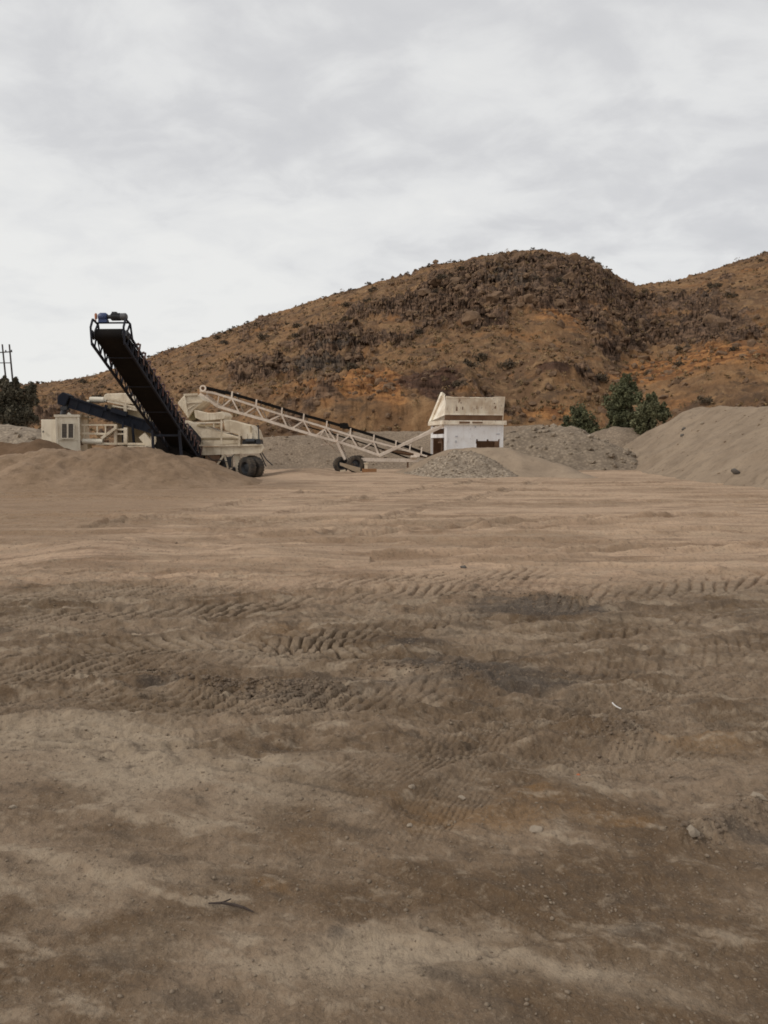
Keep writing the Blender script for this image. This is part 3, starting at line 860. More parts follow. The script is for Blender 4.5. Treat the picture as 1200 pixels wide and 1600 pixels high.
c = hm.mix(hm.math('MULTIPLY', hm.ramp(hm.noise(0.28, 6, 0.68, 0.6, (1, 1, 1.5), 11), 0.51, 0.62), 0.72), c, (0.085, 0.056, 0.037))
def hmask(name, lo, hi, k, nz):
    a = hm.math('ADD', hm.attr(name), hm.math('MULTIPLY', hm.math('SUBTRACT', nz, 0.5), 1.1))
    return hm.math('MULTIPLY', hm.ramp(a, lo, hi), k)
c = hm.mix(hm.math('MULTIPLY', hm.ramp(hm.noise(0.16, 6, 0.66, 0.8, (1, 1, 1.6), 29), 0.53, 0.67), 0.6), c, (0.275, 0.132, 0.053))
c = hm.mix(hmask('cut', 0.22, 0.7, 0.9, h2), c, hm.mix(hm.ramp(h4, 0.4, 0.62), (0.17, 0.076, 0.034), (0.40, 0.195, 0.075)))
c = hm.mix(hmask('rock', 0.32, 0.8, 0.9, h2), c, hm.mix(hm.ramp(h4, 0.4, 0.65), (0.066, 0.045, 0.034), (0.235, 0.148, 0.096)))
c = hm.mix(hmask('grey', 0.35, 0.8, 0.75, h2), c, hm.mix(hm.ramp(h4, 0.4, 0.65), (0.06, 0.05, 0.042), (0.155, 0.12, 0.09)))
c = hm.mix(hmask('face', 0.35, 0.7, 0.9, h4), c, hm.mix(hm.ramp(h4, 0.4, 0.65), (0.042, 0.024, 0.018), (0.105, 0.058, 0.04)))
hm.color(c)
hm.bump(h2, 0.7, 0.5)
hm.bump(h3, 0.7, 0.15)
hm.bump(h4, 0.5, 0.3)
h_o = link('hill', np_mesh('hill', HV, grid_faces(len(tr), len(haz))[:, ::-1], hm.m, True, hA))
tag(h_o, 'brown rocky hill with dry scrub, outcrops and a saddle on its skyline', None, None, 'structure')

def hill_pts(n, seed, tmin=0.0, tmax=1.0):
    r_ = np.random.default_rng(seed)
    a = r_.uniform(R(-34), R(34), n)
    px0 = 600 + 1200 * np.tan(a)
    rb = np.interp(px0, [-700, 0, 400, 700, 1000, 1300, 1900], [85, 76, 66, 63, 66, 64, 75])
    rc = np.interp(px0, [-700, -100, 60, 300, 600, 850, 930, 1000, 1200, 1500], [260, 225, 190, 165, 146, 136, 140, 168, 186, 205])
    rr = rb + (rc - rb) * r_.uniform(tmin, tmax, n)
    z, A = hill(a, rr)
    rr = rr - A['dr']
    return np.stack([rr * np.sin(a), rr * np.cos(a), z], 1), A, r_
# loose rubble on the slope
P, A, r_ = hill_pts(12000, 301, 0.02, 1.0)
keep = r_.uniform(0, 1, len(P)) < (0.22 + 0.75 * A['rock'] + 0.4 * A['cut'])
P = P[keep]; s = np.abs(r_.normal(0, .24, len(P))) + .1
M['hill_rock'] = soil('hillside_rock', (0.22, 0.142, 0.088), (0.14, 0.088, 0.055), (0.06, 0.04, 0.028), 2.2, 0.5, 0.1)
V, F = rocks_np(P + np.array([0, 0, .02]), s, 302)
tag(link('hillside_rubble', np_mesh('hillside_rubble', V, F, M['hill_rock'], False)), 'loose brown rubble strewn over the outcrops of the hill', None, None, 'stuff')
# low scrub
P, A, r_ = hill_pts(6500, 303, 0.02, 1.03)
keep = fbm(P[:, 0] * .07, P[:, 1] * .05, 305, 3) + r_.normal(0, .3, len(P)) > -0.08
P = P[keep]
V, F, T = leaves_np(P + np.array([0, 0, .18]), r_.uniform(0, 1, len(P)) ** 2 * .55 + .12, 14, .13, 304, .7, .6)
tag(link('dry_scrub', np_mesh('dry_scrub', V, F, M['scrub'], False, {'tone': T})), 'low dry scrub and grass tufts covering the brown hillside', None, None, 'stuff')
# shrubs and boulders one can pick out
def shrub_mesh(seed, rad_, n=9, per=46):
    r_ = np.random.default_rng(seed)
    C = r_.normal(0, .42, (n, 3)) * rad_ * np.array([1, 1, .5]); C[:, 2] = np.abs(C[:, 2]) + .35 * rad_
    V, F, T = leaves_np(C, r_.uniform(.3, .55, n) * rad_, per, .11, seed, .8, .4)
    return np_mesh('shrub', V, F, M['shrub'], False, {'tone': T})
SM = [shrub_mesh(310 + k, 1.0) for k in range(5)]
BMs = []
for k in range(5):
    V, F = rocks_np(np.zeros((1, 3)), np.array([1.0]), 320 + k, 2, (.6, .9), .35)
    BMs.append(np_mesh('boulder', V, F, M['hill_rock'], False))
def scatter(name, meshes, P, S, label, cat, group, seed, sink=0.0):
    r_ = np.random.default_rng(seed)
    for p, s in zip(P, S):
        o = bpy.data.objects.new(name, meshes[int(r_.integers(len(meshes)))])
        COL.objects.link(o)
        o.location = (p[0], p[1], p[2] - sink * s)
        o.scale = (s, s, s * r_.uniform(.8, 1.1))
        o.rotation_euler = (0, 0, r_.uniform(0, 6.28))
        tag(o, label, cat, group)
P, A, r_ = hill_pts(75, 331, 0.975, 1.0)
scatter('skyline_shrub', SM, P, r_.uniform(.22, .6, len(P)), 'small dry shrub standing on the skyline of the hill', 'shrub', 'shrubs along the hill skyline', 332)
P, A, r_ = hill_pts(90, 333, 0.06, .95)
scatter('hillside_shrub', SM, P, r_.uniform(.3, 1.15, len(P)), 'dark round shrub growing on the dry slope of the hill', 'shrub', 'dark shrubs on the hill slope', 334)
P, A, r_ = hill_pts(1500, 335, 0.06, .97)
P = P[np.argsort(-A['rock'] + r_.uniform(0, .4, len(P)))[:130]]
scatter('hillside_boulder', BMs, P, .45 + 1.5 * r_.uniform(0, 1, len(P)) ** 2.5, 'weathered brown boulder sitting on a rock outcrop of the hill', 'boulder', 'boulders on the hill outcrops', 336, .15)

# ================================================================== HEAPS OF DIRT AND GRAVEL
def heap(name, label, cat, ridge, slope, mat, res, rough, seed, rounding=0.35, stones=None, stone_mat=None, extra=None, clip=-0.25):
    """ridge: polyline of (x, y, crest z); the flanks fall away at the given slope to below the floor."""
    Rg = np.array([[*p] for p in ridge], float)
    reach = (Rg[:, 2].max() + .4) / slope + .6
    lo = Rg[:, :2].min(0) - reach; hi = Rg[:, :2].max(0) + reach
    xs = np.arange(lo[0], hi[0], res); ys = np.arange(lo[1], hi[1], res)
    X, Y = np.meshgrid(xs, ys); x = X.ravel(); y = Y.ravel()
    def height(x, y):
        wx = x + .5 * fbm(x * .35, y * .35, seed, 3); wy = y + .5 * fbm(x * .35 + 5, y * .35, seed + 1, 3)
        h = np.full(x.shape, -9.0)
        segs = list(zip(Rg[:-1], Rg[1:])) or [(Rg[0], Rg[0] + np.array([.01, 0, 0]))]
        for a, b in segs:
            d = b[:2] - a[:2]; L2 = (d ** 2).sum()
            t = np.clip(((wx - a[0]) * d[0] + (wy - a[1]) * d[1]) / L2, 0, 1)
            dd = np.hypot(wx - a[0] - d[0] * t, wy - a[1] - d[1] * t)
            hh = a[2] + (b[2] - a[2]) * t - slope * (np.sqrt(dd ** 2 + rounding ** 2) - rounding)
            h = np.maximum(h, hh)
        h = h + rough * fbm(x * .8, y * .8, seed + 3, 5, .58) * np.clip(h + .3, 0, 1)
        if extra is not None:
            h = h + extra(x, y) * np.clip(h, 0, 1)
        # soft toe where the slope runs out on to the floor
        g = ground(x, y, False)
        k = .3
        d = h
        h = np.where(d > -k, np.maximum(d, 0) * 0 + (np.sqrt(d * d + k * k * .25) + d) * .5 - k * .28, d)
        return h + g
    z = height(x, y)
    gz = ground(x, y, False)
    ok = (z - gz) > -.13
    Fq = grid_faces(len(ys), len(xs))
    Fq = Fq[ok[Fq].any(1)]
    used = np.unique(Fq)
    remap = -np.ones(len(x), int); remap[used] = np.arange(len(used))
    org = np.array([Rg[:, 0].mean(), Rg[:, 1].mean(), 0.0])
    V = np.stack([x, y, z], 1)[used] - org
    me = np_mesh(name, V, remap[Fq], mat, True)
    if stones:
        o = bpy.data.objects.new(name, None); COL.objects.link(o); o.location = org
        link('slope', me, o)
        n, s0, s1 = stones
        r_ = np.random.default_rng(seed + 50)
        pick = r_.choice(used[(z - gz)[used] > .03], n)
        P = np.stack([x[pick], y[pick], z[pick]], 1) + np.stack([r_.uniform(-res, res, n), r_.uniform(-res, res, n), np.zeros(n)], 1)
        s = s0 + (s1 - s0) * r_.uniform(0, 1, n) ** 3.5
        P[:, 2] = height(P[:, 0], P[:, 1]) + s * .15
        V2, F2 = rocks_np(P - org, s, seed + 60)
        so = link('loose_stones', np_mesh('loose_stones', V2, F2, stone_mat or mat, False), o)
        so['kind'] = 'stuff'
    else:
        o = link(name, me, None, org)
    tag(o, label, cat)
    return height

def rp(px, py, Y):
    v = at(px, py, Y)
    return (v.x, v.y, v.z)
# brown dirt bank hiding the feet of the plant
def bank_extra(x, y):
    return .16 * ridged(x * .45, y * .5, 405, 4, .55) - .12 + .06 * fbm(x * .5, y * .6, 409, 3) + .10 * fbm(x * 1.6, y * 1.2, 407, 4)
heap('dirt_bank', 'smooth brown dirt bank in front of the cream crusher', 'dirt heap',
     [rp(-330, 702, 30), rp(-120, 704, 30), rp(-10, 707, 30.3), rp(70, 698, 30.8), rp(150, 699, 31), rp(230, 698, 31.4), rp(276, 707, 32), rp(300, 722, 32.6), rp(318, 737, 33)],
     0.44, M['berm'], .085, .22, 400, 1.0, None, None, bank_extra)
heap('dirt_hump', 'dark brown dirt hump behind the bank beside the cabin', 'dirt heap', [rp(-60, 688, 34.2), rp(20, 690, 34.2), rp(62, 682, 34.2), rp(85, 693, 34.2)], .6,
     soil('dark_bank_dirt', (0.17, 0.105, 0.062), (0.125, 0.078, 0.046), (0.08, 0.05, 0.03), 7, 0.35, 0.1), .1, .2, 410, .4)
heap('rubble_heap', 'pale grey rubble heap under the dark tree', 'gravel heap', [rp(-160, 655, 47), rp(-40, 660, 47), rp(20, 663, 47), rp(52, 668, 46)], .62, M['gravel_pale'], .13, .2, 420, .5, (260, .05, .26), M['gravel_pale'])
heap('gravel_stockpile', 'long grey gravel stockpile behind the white truss conveyor', 'gravel heap',
     [rp(330, 700, 52), rp(385, 684, 53), rp(430, 680, 53), rp(480, 678, 53.5), rp(560, 673, 54), rp(690, 671, 54), rp(800, 673, 54), rp(840, 674, 54)], .60, M['gravel'], .13, .10, 430, .5, (500, .05, .16), M['gravel'])
heap('rubble_pile', 'grey rubble pile with pale blocks to the right of the white hopper', 'rubble pile',
     [rp(800, 679, 50), rp(845, 674, 50), rp(882, 671, 49.5), rp(915, 684, 48.5), rp(948, 697, 47.5)], .55, M['rubble'], .12, .22, 440, .4, (520, .05, .3), M['gravel_pale'])
heap('far_gravel_pile', 'small smooth grey pile in front of the green bushes', 'gravel heap', [rp(935, 689, 57), rp(962, 681, 57), rp(1000, 684, 57)], .6, M['gravel'], .13, .12, 450, .4)
heap('gravel_heap', 'small coarse grey gravel heap at the foot of the white hopper', 'gravel heap', [rp(668, 727, 39.3), rp(692, 712, 39.1), rp(718, 702, 39.0), rp(742, 704, 38.8), rp(764, 713, 38.6), rp(788, 730, 38.5)], 0.58, M['gravel_heap'], .06, .3, 460, .3, (1500, .025, .085), M['gravel_heap'])
heap('loading_ramp', 'tan dirt ramp leading up to the white hopper', 'dirt ramp', [rp(706, 700, 40.6), rp(750, 697, 40.4), rp(792, 698, 40.3), rp(830, 710, 39.6), rp(872, 725, 38.4), rp(910, 738, 36.6)], .55, M['ramp'], .1, .10, 470, .6)
SP = heap('sand_pile', 'large grey sand pile with loose stones on its flank', 'sand pile',
     [rp(1086, 647, 52), rp(1120, 641, 48), rp(1165, 636, 44), rp(1235, 630, 38), rp(1310, 624, 32.5), rp(1430, 615, 28.5)],
     .66, M['fines'], .085, .12, 480, .45, (420, .02, .11), M['fines'], lambda x, y: .10 * ridged((x + y * .25) * .9, y * .12, 485, 3) - .06)
# two rocks picked out on its flank
def on_pile(px, py, y0, y1):
    best = None
    for Y in np.linspace(y0, y1, 160):
        p = at(px, py, Y)
        h = float(SP(np.array([p.x]), np.array([p.y]))[0])
        if h >= p.z:
            return Vector((p.x, p.y, h))
    return at(px, py, y1)
p = on_pile(1150, 741, 22, 50)
V, F = rocks_np(np.zeros((1, 3)), np.array([.24]), 491, 2, (.55, .65), .2)
tag(link('boulder', np_mesh('boulder', V, F, M['boulder'], True), None, p + Vector((0, 0, .06))), 'lone dark grey boulder low on the sand pile', 'boulder')
for q, (px, py, s, lab) in enumerate(((1068, 672, .16, 'upper of two small dark rocks on the sand pile shoulder'), (1066, 683, .14, 'lower of two small dark rocks on the sand pile shoulder'), (1097, 664, .12, 'small pale rock near the crest of the sand pile'))):
    p = on_pile(px, py, 26, 60)
    V, F = rocks_np(np.zeros((1, 3)), np.array([s]), 494 + q, 2, (.6, .8), .2)
    tag(link('rock', np_mesh('rock', V, F, M['boulder'] if q < 2 else M['stone'], True), None, p + Vector((0, 0, s * .2))), lab, 'rock')

# ================================================================== DARK STACKER CONVEYOR
Tl = at(296, 724, 36.6); Hd = at(170, 538, 27.2)
TC = thing('stacker_conveyor', 'tall dark lattice conveyor rising over the dirt bank with a blue drive', 'conveyor', (Tl.x, Tl.y, G(Tl.x, Tl.y)))
a_ = (Hd - Tl); LEN = a_.length; a_.normalize()
w_ = Vector((a_.y, -a_.x, 0)).normalized() * -1
if w_.x < 0: w_ = -w_
n_ = w_.cross(a_).normalized()
if n_.z < 0: n_ = -n_
HWID = 0.58
def sp(s, u, v):
    return Tl + a_ * s + w_ * u + n_ * v
D = 0.52
for side in (-1, 1):
    mb = MB()
    u = side * HWID
    mb.bar(sp(-.4, u, 0), sp(LEN + .05, u, 0), .07, .09, n_)
    mb.bar(sp(-.4, u, D), sp(LEN - .15, u, D), .06, .08, n_)
    npan = int(LEN / .52)
    for k in range(npan + 1):
        s0 = k * (LEN - .2) / npan
        mb.bar(sp(s0, u, .04), sp(s0, u, D - .04), .045, .045, a_)
        if k < npan:
            s1 = (k + 1) * (LEN - .2) / npan
            mb.bar(sp(s0, u, .05), sp(s1, u, D - .05), .035, .035, w_)
    mb.build('side_truss', M['dark_steel'], TC)
mb = MB()
for k in range(5):
    s0 = .9 + k * (LEN - 1.9) / 4
    mb.bar(sp(s0, -HWID + .04, 0.06), sp(s0, HWID - .04, 0.06), .03, .03, n_)
mb.build('cross_member', M['dark_steel'], TC)
# belt: one closed loop round both pulleys
rp_ = .21; vt, vb = D + .07, D + .07 - 2 * rp_
vc = (vt + vb) / 2
prof = []
for k in range(13):
    an = math.pi / 2 - math.pi * k / 12
    prof.append((LEN + rp_ * math.cos(an), vc + rp_ * math.sin(an)))
for k in range(13):
    an = -math.pi / 2 - math.pi * k / 12
    prof.append((-.2 + rp_ * math.cos(an), vc + rp_ * math.sin(an)))
mb = MB(); BW = .47; th = .014
vs = []
for s0, v in prof:
    vs += [sp(s0, -BW, v), sp(s0, BW, v)]
N = len(prof)
inn = []
for s0, v in prof:
    cs = LEN if s0 > LEN / 2 else -.2
    k = 1 - th / rp_
    v2 = vc + (v - vc) * k; s2 = s0 if (cs - s0) * (1 if s0 > LEN / 2 else -1) > 0 else cs + (s0 - cs) * k
    inn += [sp(s2, -BW, v2), sp(s2, BW, v2)]
fs = []
for k in range(N):
    k2 = (k + 1) % N
    fs += [(2 * k, 2 * k + 1, 2 * k2 + 1, 2 * k2), (2 * N + 2 * k, 2 * N + 2 * k2, 2 * N + 2 * k2 + 1, 2 * N + 2 * k + 1),
           (2 * k, 2 * k2, 2 * N + 2 * k2, 2 * N + 2 * k), (2 * k + 1, 2 * N + 2 * k + 1, 2 * N + 2 * k2 + 1, 2 * k2 + 1)]
mb.add(vs + inn, fs)
mb.build('belt', M['belt'], TC, True)
for s0, nm in ((LEN, 'head_pulley'), (-.2, 'tail_pulley')):
    mb = MB(); mb.tube(sp(s0, -BW - .04, vc), sp(s0, BW + .04, vc), rp_ - .02, 24)
    mb.tube(sp(s0, -HWID - .1, vc), sp(s0, HWID + .1, vc), .045, 12)
    mb.build(nm, M['motor'], TC, True)
for side in (-1, 1):
    mb = MB()
    u = side * HWID
    mb.bar(sp(LEN, u + side * .035, vc - .12), sp(LEN, u + side * .035, vc + .12), .05, .26, a_)
    mb.build('bearing', M['motor'], TC)
npan = int(LEN / .62)
for k in range(npan):
    s0 = .35 + k * (LEN - .9) / npan
    mb = MB()
    for side in (-1, 1):
        mb.tube(sp(s0, side * .16, D + .035), sp(s0, side * (HWID + .02), D + .22), .045, 8)
        mb.bar(sp(s0 - .07, side * (HWID + .03), D + .03), sp(s0 - .07, side * (HWID + .03), D + .25), .05, .05, a_)
        mb.bar(sp(s0 - .05, side * (HWID + .035), D - .30), sp(s0 + .1, side * (HWID + .035), D + .02), .035, .05, a_)
    mb.tube(sp(s0, -.15, D + .03), sp(s0, .15, D + .03), .045, 8)
    mb.build('idler', M['idler'], TC, True)
# head frame that carries the drive
for side in (-1, 1):
    u = side * HWID
    mb = MB()
    mb.bar(sp(LEN - .55, u, D), sp(LEN - .15, u, D + .42), .05, .06, w_)
    mb.bar(sp(LEN - .15, u, D + .40), sp(LEN + .28, u, D + .32), .05, .06, w_)
    mb.bar(sp(LEN + .28, u, D + .33), sp(LEN + .34, u, D - .05), .05, .06, w_)
    mb.bar(sp(LEN + .34, u, D - .04), sp(LEN + .05, u, -.02), .05, .06, w_)
    mb.bar(sp(LEN - .15, u, D + .40), sp(LEN - .02, u, D + .02), .045, .05, w_)
    mb.build('head_frame', M['dark_steel'], TC)
mb = MB(); mb.tube(sp(LEN + .02, -HWID, D + .34), sp(LEN + .02, HWID, D + .34), .03, 8)
mb.build('cross_bar', M['dark_steel'], TC)
up = Vector((0, 0, 1))
c0 = sp(LEN + .02, 0, D + .36) + up * .19
gb = MB()
gb.lathe(c0 - w_ * .30, w_, [(0.001, -.17), (.10, -.17), (.145, -.10), (.145, .08), (.11, .14), (0.001, .14)], 18, False)
gb.box(c0 - w_ * .30 - up * .15, .30, .22, .10, (w_, up.cross(w_), up))
gbo = gb.build('gearbox', M['gear_blue'], TC, True)
mo = MB()
mo.lathe(c0 + w_ * .16, w_, [(0.001, -.30), (.07, -.30), (.07, -.20), (.11, -.18), (.12, .16), (.11, .18), (0.001, .18)], 20, False)
for k in range(14):
    an = 2 * math.pi * k / 14
    d = up * math.cos(an) + up.cross(w_) * math.sin(an)
    mo.bar(c0 + w_ * .0 + d * .12, c0 + w_ * .30 + d * .12, .012, .03, d)
mo.box(c0 + w_ * .1 + up * .13, .16, .12, .08, (w_, up.cross(w_), up))
mo.build('drive_motor', M['motor'], TC, True)
fc = MB(); fc.lathe(c0 + w_ * .43, w_, [(0.001, -.10), (.125, -.10), (.13, .07), (.09, .11), (0.001, .11)], 20, False)
fc.build('fan_cover', paint('fan_cover_grey', (0.1, 0.1, 0.105), (.14, .12, .1), amount=.4, rusty=0), TC, True)
bc = MB(); bc.lathe(sp(LEN + .0, -HWID - .02, D + .5) + up * .12, up, [(0.001, -.1), (.045, -.1), (.05, .05), (.03, .09), (0.001, .1)], 10, False)
bc.bar(sp(LEN + .0, -HWID - .02, D + .36), sp(LEN + .0, -HWID - .02, D + .5) + up * .05, .03, .03, a_)
bc.build('warning_beacon', M['orange'], TC, True)
# legs to the ground
for s0 in (LEN * .36, ):
    for side in (-1, 1):
        p = sp(s0, side * HWID, -.05)
        q = Vector((p.x + (.12 if side > 0 else 0), p.y + .1, G(p.x, p.y) - .1))
        mb = MB(); mb.bar(p, q, .10, .10, w_); mb.build('leg', M['dark_steel'], TC)
    pl, pr = sp(s0, -HWID, -.05), sp(s0, HWID, -.05)
    mb = MB()
    mb.bar(Vector((pl.x, pl.y + .05, pl.z - .25)), Vector((pr.x, pr.y + .05, pl.z - .25)), .07, .08)
    mb.build('leg_brace', M['dark_steel'], TC)
# feed boot and dark fill at the lower end
mb = MB()
mb.prism([sp(0.2, -HWID + .1, D + .1), sp(2.0, -HWID + .1, D + .1), sp(2.0, -HWID + .1, D + .5), sp(.1, -HWID + .1, D + .75)], w_ * .06)
mb.prism([sp(0.2, HWID - .1, D + .1), sp(2.0, HWID - .1, D + .1), sp(2.0, HWID - .1, D + .5), sp(.1, HWID - .1, D + .75)], w_ * -.06)
mb.prism([sp(.2, -HWID + .17, D + .12), sp(.2, HWID - .17, D + .12), sp(.12, HWID - .17, D + .72), sp(.12, -HWID + .17, D + .72)], a_ * .05)
mb.build('feed_boot', M['dark_steel'], TC)
mb = MB()
mb.bar(at(246, 690, 35.4), at(300, 722, 35.6), .5, .55)
mb.bar(at(228, 700, 35.4), at(310, 722, 35.4), .12, .16)
mb.bar(at(232, 672, 35.2), at(268, 672, 35.2), .12, .12)
mb.prism([at(243, 668, 35.6), at(286, 690, 35.6), at(318, 724, 35.6), at(246, 706, 35.6)], (0, .9, 0))
mb.build('undercarriage', M['belt'], TC)  # oversized and belt black: darkness under the truss put into its colour

# ================================================================== SLATE SIDE CONVEYOR
p0 = at(97, 624, 36.6); p1 = at(275, 678, 37.4)
SC = thing('side_conveyor', 'short slate blue covered conveyor reaching left from the crusher', 'conveyor', (p1.x, p1.y, G(p1.x, p1.y)))
ax = (p1 - p0).normalized(); wy = Vector((-ax.y, ax.x, 0)).normalized()
nn = ax.cross(wy).normalized()
if nn.z < 0: nn = -nn
def s2p(t, u, v):
    return p0 + ax * t + wy * u + nn * v
L2 = (p1 - p0).length
for u, nm in ((-.0, 'side_plate'), (.78, 'side_plate')):
    mb = MB()
    mb.prism([s2p(.35, u, -.26), s2p(L2, u, -.3), s2p(L2, u, .2), s2p(.35, u, .2)], wy * .05)
    mb.bar(s2p(.35, u - .02, .2), s2p(L2, u - .02, .2), .1, .07, nn)
    mb.bar(s2p(.35, u - .02, -.27), s2p(L2, u - .02, -.31), .1, .06, nn)
    mb.build(nm, M['blue_steel'], SC)
mb = MB(); mb.prism([s2p(.1, .08, -.16), s2p(L2, .08, -.18), s2p(L2, .08, .17), s2p(.1, .08, .17)], wy * .66)
mb.build('belt', M['belt'], SC)
mb = MB()
mb.prism([s2p(-.15, -.08, -.25), s2p(.22, -.08, -.3), s2p(.28, -.08, .3), s2p(-.05, -.08, .34), s2p(-.2, -.08, .12)], wy * .98)
mb.build('head_guard', M['blue_steel'], SC, False, .02)
mb = MB(); mb.tube(s2p(.25, -.12, -.38), s2p(.25, -.12, -.75), .13, 12); mb.box(s2p(.25, -.12, -.36), .3, .3, .16)
mb.build('drive_motor', M['motor'], SC, True)
mb = MB(); mb.tube(s2p(.45, -.12, -.55), s2p(.62, -.12, -.62), .07, 10); mb.build('hydraulic_hose_reel', M['tank'], SC, True)
mb = MB(); mb.box(s2p(2.65, -.12, .22), .75, .25, .22, (ax, wy, nn)); mb.box(s2p(2.0, -.06, .22), .12, .12, .28, (ax, wy, nn)); mb.build('mounting_bracket', M['blue_steel'], SC)
mb = MB()
for t in (.7, 1.3, 1.9, 3.2, 3.8, 4.4):
    mb.bar(s2p(t, -.01, -.24), s2p(t, -.01, .17), .05, .05, ax)
mb.build('stiffener', M['blue_steel'], SC)
mb = MB(); mb.bar(at(192, 658, 37), Vector((at(192, 658, 37).x, 37, 0.2)), .1); mb.bar(at(207, 662, 37), Vector((at(207, 662, 37).x, 37.3, 0.2)), .1)
mb.build('support', M['blue_steel'], SC)

# ================================================================== CREAM MOBILE CRUSHER
def pp(Y, *pts):
    return [at(x, y, Y) for x, y in pts]
c0 = at(300, 740, 38)
CR = thing('mobile_crusher', 'cream wheeled crusher plant behind the dark stacker conveyor', 'crusher', (c0.x, 38, 0))
Yn = 36.6
mb = MB()
mb.prism(pp(Yn, (196, 700), (321, 699), (410, 696), (412, 701), (407, 708), (325, 711), (196, 712)), (0, .3, 0))
mb.bar(at(200, 697.5, Yn - .04), at(410, 695, Yn - .04), .10, .07)
mb.prism(pp(38.9, (190, 700), (408, 697), (410, 707), (190, 711)), (0, .3, 0))
for px in (215, 265, 330, 365, 398):
    mb.bar(at(px, 704, Yn + .3), Vector((at(px, 704, Yn).x, 38.9, at(px, 704, Yn).z)), .2, .25)
mb.build('chassis', M['cream'], CR)
# feed hopper on top, tilted
hop = MB()
hop.prism(pp(37.3, (277, 630), (288, 617), (308, 616), (319, 626), (302, 641), (294, 653)), (0, 2.0, 0))
ho = hop.build('feed_hopper', M['cream'], CR, False, .03)
mb = MB()
mb.bar(at(288, 617, 37.26), at(294, 652, 37.26), .06, .08); mb.bar(at(288, 630, 37.26), at(316, 628, 37.26), .05, .06); mb.bar(at(287, 617, 37.26), at(309, 616, 37.26), .06, .1)
mb.bar(at(292, 640, 37.26), at(305, 632, 37.26), .05, .06)
mb.build('rib', M['cream'], ho)
mb = MB(); mb.prism(pp(37.15, (303, 641), (308, 641), (316, 643.5), (324, 645), (334, 645), (348, 643), (353, 649), (350, 655), (334, 656.5), (316, 658), (305, 653)), (0, 1.7, 0))
mb.build('chute', M['cream'], CR, False, .03)
mb = MB(); mb.prism(pp(37.5, (294, 653), (304, 641), (306, 656), (297, 657)), (0, 1.2, 0)); mb.build('chute_shadow_box', paint('olive_chute_shade', (.2, .165, .08), (.15, .1, .06)), CR)  # dark olive box: shade beside the chute put into its colour
# screen box and covers
mb = MB(); mb.prism(pp(37.2, (348, 655), (360, 656), (378, 661), (392, 664), (400, 672), (404, 684), (404, 687), (382, 687), (380, 683), (352, 673)), (0, 1.5, 0))
mb.build('discharge_cover', M['cream'], CR, False, .04)
mb = MB(); mb.prism(pp(37.0, (293, 657), (312, 663), (344, 675), (375, 683), (375, 695), (312, 697), (270, 697), (262, 657)), (0, 1.7, 0))
mb.build('screen_box', M['cream'], CR, False, .03)
mb = MB()
mb.prism(pp(36.94, (306, 666), (330, 672), (344, 678), (366, 684), (314, 684)), (0, .05, 0))
mb.prism(pp(36.94, (316, 688), (374, 687), (374, 693), (318, 695)), (0, .05, 0))
mb.build('side_panel', M['cream'], CR)
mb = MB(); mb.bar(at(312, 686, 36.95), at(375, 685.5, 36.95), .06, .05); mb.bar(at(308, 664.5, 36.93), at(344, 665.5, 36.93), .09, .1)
mb.build('shadow_seam', M['cream_dark'], CR)  # shadow lines between the panels, put in as bars of darker cream
mb = MB()
for px, y0, y1 in ((346, 656, 697), (374, 674, 697), (297, 660, 690)):
    mb.bar(at(px, y0, 36.5), at(px, y1, 36.5), .075)
mb.bar(at(294, 661, 36.5), at(348, 660, 36.5), .07, .07); mb.bar(at(334, 668, 36.5), at(334, 661, 36.5), .05)
mb.bar(at(346, 675, 36.5), at(374, 676, 36.5), .05)
mb.build('handrail', M['cream'], CR)
mb = MB(); mb.prism(pp(36.7, (379, 687), (407, 687), (408, 693.5), (378, 694)), (0, .7, 0)); mb.tube(at(384, 689, 36.55), at(398, 689, 36.55), .11, 12); mb.box(at(404, 690, 36.6), .2, .25, .24)
mb.build('engine_drive', M['motor'], CR, True)
mb = MB(); mb.bar(at(392, 676, 36.6), at(392, 687, 36.6), .12); mb.box(at(383, 682, 36.7), .22, .3, .22); mb.build('drive_mount', M['cream'], CR)
mb = MB()
mb.bar(at(392, 665, 37.16), at(392, 686, 37.16), .05, .05)
mb.build('rib', M['cream_dark'], CR)
mb = MB()
for q in (((325, 713), (332, 719), (342, 719), (358, 722)), ((366, 710), (362, 714), (360, 720)),):
    mb.path([at(x, y, 36.5) for x, y in q], .022, 6)
mb.build('cable_loom', M['motor'], CR, True)
# undergear
mb = MB(); mb.bar(at(350, 711, 36.6), at(339, 727, 36.6), .09); mb.bar(at(351, 712, 36.65), at(356, 730, 36.65), .08); mb.build('stay', M['cream'], CR)
mb = MB(); mb.prism(pp(36.75, (365, 709), (374, 709), (376, 738), (369, 738)), (0, .12, 0)); mb.tube(at(361, 712, 36.8), at(361, 733, 36.8), .07, 10); mb.build('jack_leg', M['cream'], CR)
mb = MB(); mb.tube(at(346, 725, 36.9), at(346, 725, 36.9) + Vector((0, .6, 0)), .16, 14); mb.box(at(357, 722, 36.9), .36, .4, .5); mb.tube(at(360, 734, 36.8), at(360, 734, 36.8) + Vector((.1, .5, 0)), .13, 12)
mb.build('hydraulic_pack', M['motor'], CR, True)
mb = MB(); mb.bar(at(322, 714, 36.8), at(345, 714, 36.8), .3, .5); mb.bar(at(322, 726, 37.5), at(350, 726, 37.5), 1.2, .9); mb.build('axle_box', M['rust'], CR)
wax = Vector((-.62, -.78, 0)).normalized()
